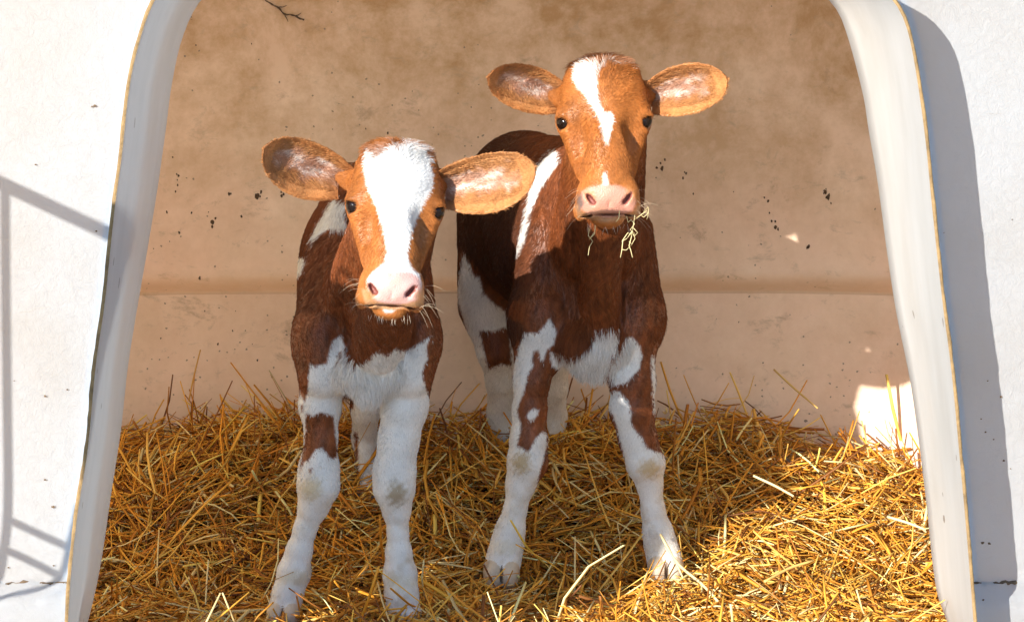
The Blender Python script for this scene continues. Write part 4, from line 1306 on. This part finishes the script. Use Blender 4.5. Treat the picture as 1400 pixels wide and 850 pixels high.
def one_stalk(pts, r, tone, name='straw_stalk', flat=True, parent=None, loc=None):
    v, f = tube_mesh(catmull(pts, 9), [r * (1 - .35 * abs(k / 8 - .4)) for k in range(9)], 6)
    o = mesh_obj(name, v, f, STRAW, parent, True, None if parent else tuple(np.mean(pts, axis=0)))
    a = o.data.attributes.new('tone', 'FLOAT_COLOR', 'POINT')
    a.data.foreach_set('color', np.tile(np.array([*tone, 1.0]), len(v)).astype(np.float32))
    return o
PALE, GOLD, AMB = (.82, .68, .36), (.72, .47, .15), (.58, .32, .07)
for (pp, r, tn, lb) in (
    ([P(903,730,.70), P(925,768,.62), P(962,800,.50), P(982,822,.45)], .0034, PALE, 'long pale split straw stalk leaning on the taller calf right hoof'),
    ([P(905,732,.71), P(921,762,.66), P(934,790,.63)], .0024, PALE, 'short pale straw stalk crossing in front of the taller calf right hoof'),
    ([P(868,838,.46), P(877,806,.52), P(886,780,.58)], .0030, PALE, 'pale straw stalk standing up left of the taller calf right hoof'),
    ([P(258,548,1.42), P(265,515,1.44), P(274,478,1.47)], .0022, AMB, 'tall amber straw stalk sticking up against the wall at far left'),
    ([P(1058,505,1.45), P(1085,530,1.40), P(1118,558,1.34)], .0026, GOLD, 'long golden straw stalk slanting against the rear wall at right'),
    ([P(1178,575,1.15), P(1183,595,1.15), P(1188,625,1.12)], .0020, GOLD, 'thin golden stalk upright before the sunlit patch of wall'),
    ([P(1030,650,.95), P(1060,664,.93), P(1085,678,.90)], .0032, PALE, 'thick white stalk lying on the bedding right of the calves'),
    ([P(1213,706,.72), P(1240,714,.70), P(1266,724,.68)], .0034, PALE, 'broad white stalk lying beside the right foot of the doorway'),
    ([P(1045,795,.55), P(1080,776,.60), P(1112,766,.62)], .0036, GOLD, 'broad yellow blade of straw at the front right of the bedding'),
    ([P(285,765,.62), P(283,790,.58), P(281,826,.52)], .0020, PALE, 'thin upright pale stalk at the front left of the bedding'),
    ([P(480,625,.9), P(460,640,.86), P(440,654,.82)], .0022, PALE, 'pale stalk between the front legs of the white-faced calf'),
    ([P(255,744,.62), P(290,738,.64), P(320,735,.66)], .0034, AMB, 'broad amber stalk lying flat at the left of the bedding')):
    tag(one_stalk(pp, r, tn), lb, 'straw')

# straw hanging from the mouth of the taller calf
def build_wisp():
    yb = P(865, 300, .30)
    root = empty('straw_wisp', tuple(P(862, 300, .272)))
    tag(root, 'pale wisp of tangled straw hanging from the mouth of the taller calf', 'straw')
    y0 = .262
    S = [([(868,294),(866,308),(864,322),(860,336),(862,342),(865,352)], .0011), ([(868,300),(876,294),(884,288),(886,294),(884,300)], .0010),
         ([(864,322),(858,318),(852,328),(850,342),(848,352)], .0011), ([(864,334),(856,342),(850,341)], .0009), ([(866,312),(872,318),(868,322),(862,318)], .0009),
         ([(864,316),(857,326),(850,330)], .0009), ([(880,290),(886,283),(887,291),(880,297),(876,294)], .0008), ([(857,296),(859,304),(864,300)], .0009),
         ([(847,288),(846,298),(842,303)], .0011), ([(814,308),(813,320),(806,327),(812,318)], .0008), ([(806,313),(804,322),(810,330),(806,337),(804,349)], .0008),
         ([(866,320),(868,326),(864,334),(860,330)], .0009), ([(862,300),(868,306),(862,314),(868,320)], .0008)]
    for k, (pl, r) in enumerate(S):
        pts = [P(a + random.uniform(-.4, .4), b, y0 + random.uniform(-.012, .012)) for a, b in pl]
        v, f = tube_mesh(pts, r * .8, 5)
        o = mesh_obj('stalk', v, f, STRAW, root)
        a = o.data.attributes.new('tone', 'FLOAT_COLOR', 'POINT')
        a.data.foreach_set('color', np.tile(np.array([.78, .66, .34, 1.0]), len(v)).astype(np.float32))
build_wisp()

# ------------------------------------------------------------------ unseen tub, added left of the view to shade the calves' legs
def build_tub():
    root = empty('added_shade_tub', (-1.44, -1.08, 0.60))
    tag(root, 'unseen grey tub added left of the view to shade the calves legs', 'added shade blocker')
    m = mat_simple('grey_plastic', (0.22, 0.23, 0.24), 0.5, 12, 0.1)
    vs, fs = [], []
    prof = [(0.155, 0.0), (0.175, 0.03), (0.235, 0.42), (0.252, 0.43), (0.252, 0.45), (0.228, 0.45), (0.165, 0.04), (0.0, 0.03)]
    ns = 28
    for (rr, zz) in prof:
        for k in range(ns):
            a = 2 * math.pi * k / ns
            vs.append((-1.46 + rr * 0.62 * math.cos(a), -1.60 + rr * 1.80 * math.sin(a), 0.62 + zz * 1.5))
    for i in range(len(prof) - 1):
        for k in range(ns):
            fs.append((i*ns+k, i*ns+(k+1) % ns, (i+1)*ns+(k+1) % ns, (i+1)*ns+k))
    fs.append(tuple(reversed(range(ns))))
    mesh_obj('tub_shell', vs, fs, m, root)
    for y in (-1.70, -1.36):
        v, f = tube_mesh(catmull([(-1.32, y, 1.27), (-1.36, y, 1.33), (-1.42, y, 1.35), (-1.45, y, 1.32), (-1.45, y, 1.22)], 14), .005, 8)
        mesh_obj('hook', v, f, m, root)
build_tub()

# ------------------------------------------------------------------ pen fence beside the hutch (its bars throw the shadows on the wall)
GALV = mat_simple('galvanised_steel', (0.50, 0.51, 0.52), 0.4, 30, 0.15, metal=0.8, bmp=0.1)
def shadow_src(px, py, x0):
    """point on the vertical plane x = x0 whose sun shadow on the front wall is seen at px, py"""
    q = P(px, py, 0.0)
    t = (q[0] - x0) / -SUN_TO.x
    return q + np.array([SUN_TO.x, SUN_TO.y, SUN_TO.z]) * t
def build_fence():
    x0 = -1.42
    root = empty('pen_fence', (x0, -0.6, GROUND_Z))
    tag(root, 'galvanised tubular pen rail beside the hutch casting bar shadows on its left wall', 'fence')
    def bar(name, pxs, r):
        pts = catmull([shadow_src(a, b, x0) for a, b in pxs], 20)
        v, f = tube_mesh(pts, r, 10)
        mesh_obj(name, v, f, GALV, root)
    bar('rail', [(-60, 222), (0, 250), (152, 321)], .014)
    bar('post', [(7, 262), (8, 400), (10, 560), (11, 690), (6, 750), (-4, 800)], .008)
    bar('rail', [(14, 711), (50, 728), (92, 747)], .008)
    bar('rail', [(10, 752), (45, 768), (82, 787)], .008)
    bar('brace', [(108, 690), (96, 740), (84, 785), (60, 806), (25, 820), (-10, 838), (-60, 860)], .006)
    # upright that carries the rail down to the ground
    a = shadow_src(-60, 222, x0)
    v, f = tube_mesh([(x0, a[1], a[2] + .02), (x0, a[1], .4), (x0, a[1], GROUND_Z - .03)], .018, 10)
    mesh_obj('post', v, f, GALV, root)
build_fence()
print('script time', round(time.time() - T0, 1))
